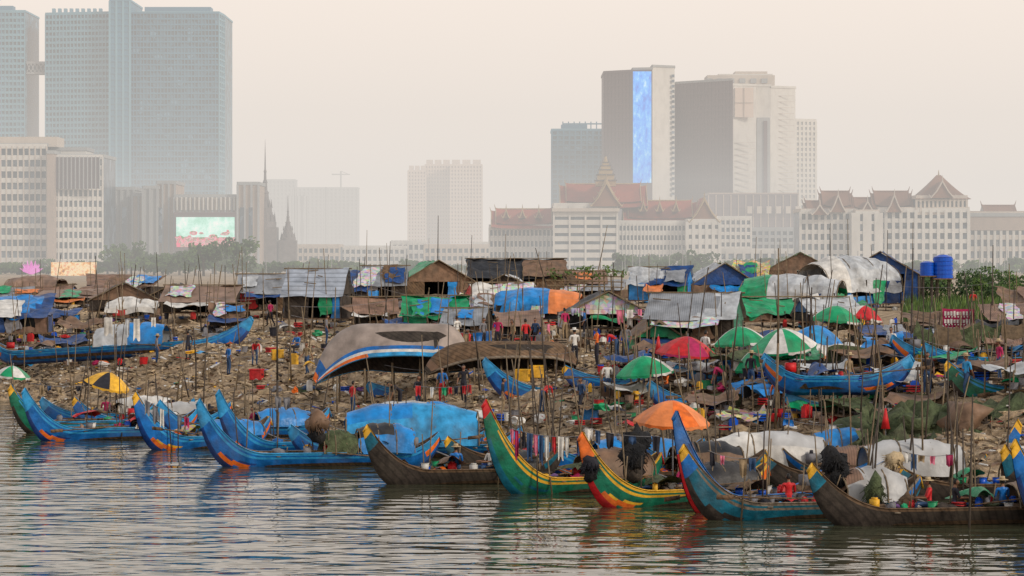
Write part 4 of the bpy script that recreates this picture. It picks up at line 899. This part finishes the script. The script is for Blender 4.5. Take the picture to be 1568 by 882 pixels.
b=MB(); D=2900; q=P(522,300,D); b.cyl(q,P(522,262,D),.9,.9,'cw_grey'); b.cyl(P(508,267,D),P(536,267,D),.7,.5,'cw_grey'); b.cyl(P(522,262,D),P(534,267,D),.3,.3,'cw_grey'); b.build('tower_crane')
D=1250; b=MB()
block(b,[(845,D+60),(926,D+60)],4,hz(200,D+60),30,'c_glass_t',[(9,28,.3,.35,'c_frame_d','c_frame_d',.5)],'c_frame_t')
b.box((X(880,D+60),D+75,hz(196,D+60)),(12,12,4),'c_frame_d')
for i in range(8): b.box((X(862+i*8.6,D+60),D+62,hz(195,D+60)+.5),(.5,.5,4.5),'c_frame_d')
b.box((X(893,D+60),D+62,hz(191,D+60)+.5),(19,.6,.6),'c_frame_d')
b.build('office_tower')
b=MB()
block(b,[(925,D),(969,D-10)],4,hz(112,D),35,'cw_brown',[(8,30,.15,.2,'cw_brown','cw_brown',.25)],'cw_brown')
block(b,[(969,D-10),(999,D-12)],4,hz(109,D),33,'cw_brown')
block(b,[(999,D-12),(1033,D-6)],4,hz(105,D),35,'cw_white')
for j in range(24):
    z=hz(118+j*7.8,D); b.box((X(1029,D),D-7.6,z),(1.3,.5,1.2),'c_glass')
b.build('office_tower')
b=MB(); b.box((X(984,D-12),D-11.6,(hz(112,D)+hz(281,D))/2),(29*D/F,.6,hz(112,D)-hz(281,D)),'led_blue'); b.build('led_facade')
b=MB()
block(b,[(1035,D+20),(1122,D-5)],4,hz(124,D),50,'cw_brown',[(16,32,.2,.25,'cw_brown','cw_brown',.3)],'cw_grey')
block(b,[(1122,D-5),(1158,D-2)],4,hz(132,D),40,'cw_white',None,'cw_white')
block(b,[(1158,D+1),(1180,D+1)],4,hz(132,D),38,'cw_white',None,'cw_white')
block(b,[(1180,D+1),(1218,D+6)],4,hz(134,D),36,'cw_white',None,'cw_white')
b.box((X(1138,D),D-5.2,hz(158,D)),(28*D/F,1,45*D/F),'cw_pink')
b.box((X(1138,D),D-5.8,hz(158,D)),(.25,.6,45*D/F),'cw_cream')
b.box((X(1138,D),D-5.85,hz(158,D)),(28*D/F,.5,.25),'cw_cream')
b.box((X(1169,D),D+.4,(hz(180,D)+hz(303,D))/2),(20*D/F,1,hz(180,D)-hz(303,D)),'cw_grey'); b.box((X(1172,D),D-.3,(hz(185,D)+hz(303,D))/2),(1.5,.8,hz(185,D)-hz(303,D)),'cw_brown')
b.box((X(1137,D),D+18,hz(122,D)),(104*D/F,20,5),'cw_cream'); b.box((X(1145,D),D+20,hz(115,D)),(84*D/F,16,2.6),'cw_white'); b.box((X(1155,D),D+22,hz(110,D)),(50*D/F,12,2.5),'cw_cream')
for i in range(6): b.box((X(1088+i*17,D),D+7.6,hz(122,D)),(2.6,.4,2),'cw_grey')
for j in range(1,30): b.box((X(1200,D),D+2.6,4+j*2.6),(34*D/F,.3,.12),'cw_cream')
for j in range(1,22): b.box((X(1140,D),D-5.1,4+j*2.6),(30*D/F,.5,.10),'cw_cream')
b.build('office_tower')
b=MB(); block(b,[(1218,D+40),(1249,D+44)],4,hz(178,D),30,'cw_grey',[(5,28,.5,.4,'cw_white','cw_white',.4)],'cw_white'); b.build('office_tower')
b=MB(); block(b,[(1085,D-60),(1222,D-60)],4,hz(303,D),30,'cw_brown',[(12,6,.15,.15,'cw_tan','cw_brown',.4)],'cw_tan')
for i in range(6): b.box((X(1130+i*14,D),D-62,hz(325,D)),(2,.6,3),'cw_cream')
b.build('podium_building')
def kroof(b,px0,px1,pyr,pye,D,depth,m='c_roof',end='x',tiers=2,trim='c_gold'):
    x0=X(px0,D);x1=X(px1,D);zr=hz(pyr,D);ze=hz(pye,D)
    for t in range(tiers):
        k=t/tiers*.28; a0=x0+(x1-x0)*k*.5;a1=x1-(x1-x0)*k*.5; dp=depth*(1-.25*t)
        zr2=zr-(tiers-1-t)*.8; ze2=ze+t*(zr-ze)*.22
        if end=='x':
            def fn(u,v,sg=-1):
                q=(1-v)**1.35; return Vector((a0+(a1-a0)*u,D+depth/2+sg*dp/2*v,ze2+(zr2-ze2)*q+.5*(2*u-1)**4))
            b.grid(lambda u,v:fn(u,v,-1),8,6,m); b.grid(lambda u,v:fn(u,v,1),8,6,m)
            for xx,s_ in((a0,-1),(a1,1)):
                b.cyl((xx,D+depth/2,zr2),(xx+s_*.5,D+depth/2,zr2+1.6),.2,.04,trim); b.cyl((xx,D+depth/2,zr2+.3),(xx,D+depth/2-dp/2,ze2),.15,.15,trim)
                b.add([(xx,D+depth/2-dp/2,ze2),(xx,D+depth/2+dp/2,ze2),(xx,D+depth/2,zr2)],[(0,1,2)],'cw_cream')
            b.cyl((a0,D+depth/2,zr2+.2),(a1,D+depth/2,zr2+.2),.2,.2,trim)
        else:
            xm=(x0+x1)/2; wd=(x1-x0)*(1-.25*t)
            yf=D-.6+t*1.2
            for sg in(-1,1):
                b.grid(lambda u,v:Vector((xm+sg*wd/2*v,yf+depth*u,ze2+(zr2-ze2)*(1-v)**1.3)),6,6,m)
                b.cyl((xm,yf-.1,zr2),(xm+sg*wd*.25,yf-.1,ze2+(zr2-ze2)*.40),.2,.2,trim); b.cyl((xm+sg*wd*.25,yf-.1,ze2+(zr2-ze2)*.40),(xm+sg*wd/2,yf-.1,ze2),.2,.2,trim)
                b.cyl((xm+sg*wd/2,yf-.1,ze2),(xm+sg*(wd/2+.6),yf-.1,ze2+1.0),.18,.04,trim)
            b.cyl((xm,yf-.1,zr2),(xm,yf-.4,zr2+1.8),.2,.04,trim)
            vs=[(xm+sg*wd/2*v,yf+.3,ze2+(zr2-ze2)*(1-v)**1.3) for sg,v in((-1,1),(-1,.6),(-1,.3),(-1,0),(1,.3),(1,.6),(1,1))]
            b.add(vs,[tuple(range(7))],'c_roof_b' if t==0 else 'cw_cream')
D=850; b=MB()
block(b,[(750,D+6),(850,D+2)],4,hz(348,D),18,'c_glass',[(16,4,.35,.5,'cw_white','cw_white',.8)],'cw_white')
kroof(b,752,852,320,350,D,18,tiers=2)
block(b,[(848,D-6),(945,D-6)],4,hz(316,D),26,'c_glass',[(4,8,.12,.62,'cw_white','cw_white',1.2)],'cw_white')
block(b,[(942,D),(1055,D)],4,hz(342,D),20,'c_glass',[(20,5,.35,.5,'cw_white','cw_white',.8)],'cw_white')
block(b,[(1052,D-4),(1102,D-4)],4,hz(340,D),22,'c_glass',[(5,5,.5,.6,'cw_white','cw_white',.8)],'cw_white')
kroof(b,955,1070,307,342,D,20,tiers=2)
kroof(b,1055,1102,302,341,D-4,22,'c_roof',end='y',tiers=2)
kroof(b,858,992,281,318,D+4,22,tiers=2)
kroof(b,905,952,272,316,D-8,20,'c_roof',end='y',tiers=3)
x=X(928,D); z=hz(285,D)
for i,(w,h) in enumerate(((6,1.8),(5,1.7),(4,1.5),(3,1.2),(2,1.0))):
    b.box((x,D+4,z+h/2),(w,w,h),'c_gold'); b.box((x,D+4,z+h),(w*1.12,w*1.12,.25),'c_stone')
    for sx in(-1,1): b.cyl((x+sx*w*.45,D+4-w*.45,z+h),(x+sx*w*.5,D+4-w*.45,z+h+1.1),.2,.03,'c_stone')
    z+=h
b.cyl((x,D+4,z),(x,D+4,z+1.8),.7,.3,'c_gold',8); b.cyl((x,D+4,z+1.8),(x,D+4,z+3.6),.2,.05,'c_stone',6)
b.box((X(896,D),D-7.6,hz(322,D)),(97*D/F+1,1.4,1),'cw_cream')
for px in(775,800,825,985,1010,1035): kroof(b,px-5,px+5,322 if px<900 else 310,334 if px<900 else 324,D+1,8,'c_roof',end='y',tiers=1)
b.build('khmer_palace_hotel')
D=800; b=MB()
block(b,[(1226,D+2),(1312,D)],4,hz(324,D),20,'c_glass',[(9,6,.42,.42,'cw_white','cw_white',.9)],'cw_cream')
block(b,[(1310,D-3),(1345,D-3)],4,hz(326,D),20,'c_glass',[(2,6,.75,.3,'cw_white','cw_white',.9)],'cw_cream')
block(b,[(1345,D),(1483,D-2)],4,hz(322,D),22,'c_glass',[(12,6,.42,.42,'cw_white','cw_white',.9)],'cw_cream')
for a,c,t,e in((1234,1276,308,326),(1258,1308,293,322),(1308,1348,303,324),(1338,1400,293,322)):
    kroof(b,a,c,t,e,D+1,14,'c_roof_b',end='x',tiers=2,trim='c_roof_b')
    xm=(a+c)/2; kroof(b,xm-12,xm+12,t+6,e+3,D-2,10,'c_roof_b',end='y',tiers=1,trim='cw_cream')
x0,x1=X(1400,D),X(1486,D); xm=(x0+x1)/2; ze=hz(305,D); zr=hz(267,D)
block(b,[(1403,D-1),(1480,D-1)],hz(325,D),hz(304,D),16,'c_glass',[(12,1,.5,.4,'cw_cream','cw_cream',.7)],'cw_cream')
b.grid(lambda u,v:Vector((x0+(x1-x0)*u+(xm-(x0+(x1-x0)*u))*(v*.92),D-2+9*v,ze+(zr-ze)*v**1.25)),8,6,'c_roof_b')
b.grid(lambda u,v:Vector((x0+(x1-x0)*u+(xm-(x0+(x1-x0)*u))*(v*.92),D+16-9*v,ze+(zr-ze)*v**1.25)),8,6,'c_roof_b')
for xx in(x0,x1): b.grid(lambda u,v:Vector((xx+(xm-xx)*v*.92,D-2+18*u+(9-18*u)*v,ze+(zr-ze)*v**1.25)),4,6,'c_roof_b')
kroof(b,1425,1460,278,303,D-3,8,'c_roof_b',end='y',tiers=1,trim='cw_cream')
b.cyl((xm,D+7,zr-.5),(xm,D+7,zr+1.5),.3,.05,'c_gold')
b.build('khmer_roof_building')
b=MB(); block(b,[(1484,D+15),(1600,D+15)],4,hz(328,D+15),20,'c_glass',[(12,5,.42,.42,'cw_white','cw_cream',.8)],'cw_tan')
kroof(b,1508,1558,315,328,D+18,10,'c_roof_b',tiers=1,trim='c_roof_b'); block(b,[(1484,D+14),(1600,D+14)],hz(352,D),hz(330,D),1,'cw_tan'); b.build('office_block')
b=MB()
for _ in range(40):
    px=R(380,1560); D=R(500,640); x=X(px,D); b.cyl((x,D,4),(x,D,Z(R(365,400),D)),.1,.07,'cw_grey',5)
b.build('light_poles')

# ------------------------------------------------------------------ haze: glowing, absorbing boxes stand in for light scattered over the far city
def air(name,SIG,hc,c,sz):
    m=bpy.data.materials.new(name); m.use_nodes=True; nt=m.node_tree; nt.nodes.clear()
    o=nt.nodes.new('ShaderNodeOutputMaterial'); ab=nt.nodes.new('ShaderNodeVolumeAbsorption'); em=nt.nodes.new('ShaderNodeEmission'); ad=nt.nodes.new('ShaderNodeAddShader')  # emission supplies the haze brightness; nothing scatters light
    ab.inputs['Color'].default_value=(0,0,0,1); ab.inputs['Density'].default_value=SIG
    em.inputs['Color'].default_value=(*hc,1); em.inputs['Strength'].default_value=SIG
    nt.links.new(ab.outputs[0],ad.inputs[0]); nt.links.new(em.outputs[0],ad.inputs[1]); nt.links.new(ad.outputs[0],o.inputs['Volume'])
    MATS[name]=m; bb=MB(); bb.box(c,sz,name); bb.build(name)
air('haze_glow',.00048,(.78,.715,.655),(0,1730,85),(9000,2940,180))
air('low_haze_glow',.0006,(.66,.67,.66),(0,680,17),(8800,760,40))  # second glowing box, added low down to veil trees and lower buildings

# ------------------------------------------------------------------ world, sun, camera
w=bpy.data.worlds.new('World'); sc.world=w; w.use_nodes=True; nt=w.node_tree; N=nt.nodes; N.clear(); Lk=nt.links
EL=math.radians(28); AZ=math.radians(125)
sky=N.new('ShaderNodeTexSky'); sky.sky_type='NISHITA'; sky.sun_disc=False; sky.sun_elevation=EL; sky.sun_rotation=AZ; sky.dust_density=6; sky.air_density=1.5
b1=N.new('ShaderNodeBackground'); b1.inputs['Strength'].default_value=.10; Lk.new(sky.outputs[0],b1.inputs['Color'])
tc=N.new('ShaderNodeTexCoord'); sp=N.new('ShaderNodeSeparateXYZ'); Lk.new(tc.outputs['Generated'],sp.inputs[0])
r=N.new('ShaderNodeValToRGB'); cr=r.color_ramp; cr.elements[0].position=0; cr.elements[0].color=(1.0,.87,.77,1); cr.elements[1].position=1; cr.elements[1].color=(.34,.37,.42,1)
e=cr.elements.new(.16); e.color=(1.0,.87,.78,1); e=cr.elements.new(.34); e.color=(.85,.76,.70,1); e=cr.elements.new(.55); e.color=(.58,.56,.56,1)
Lk.new(sp.outputs['Z'],r.inputs['Fac']); b2=N.new('ShaderNodeBackground'); b2.inputs['Strength'].default_value=1.19; Lk.new(r.outputs[0],b2.inputs['Color'])
mx=N.new('ShaderNodeMixShader'); mx.inputs[0].default_value=.88; Lk.new(b1.outputs[0],mx.inputs[1]); Lk.new(b2.outputs[0],mx.inputs[2])
ow=N.new('ShaderNodeOutputWorld'); Lk.new(mx.outputs[0],ow.inputs['Surface'])
sl=bpy.data.lights.new('sun','SUN'); sl.energy=1.9; sl.angle=math.radians(8); sl.color=(1,.89,.76); so=bpy.data.objects.new('sun',sl); sc.collection.objects.link(so)
d=Vector((math.sin(AZ)*math.cos(EL),math.cos(AZ)*math.cos(EL),math.sin(EL))); so.rotation_euler=d.to_track_quat('Z','Y').to_euler()
cam=bpy.data.cameras.new('camera'); cam.sensor_width=36; cam.lens=36*F/1568; cam.shift_y=-46/1568; cam.clip_end=12000; cam.clip_start=1
co=bpy.data.objects.new('camera',cam); co.location=(0,0,H0); co.rotation_euler=(math.pi/2,0,0); sc.collection.objects.link(co); sc.camera=co
sc.view_settings.view_transform='Standard'; sc.view_settings.look='None'; sc.view_settings.exposure=0
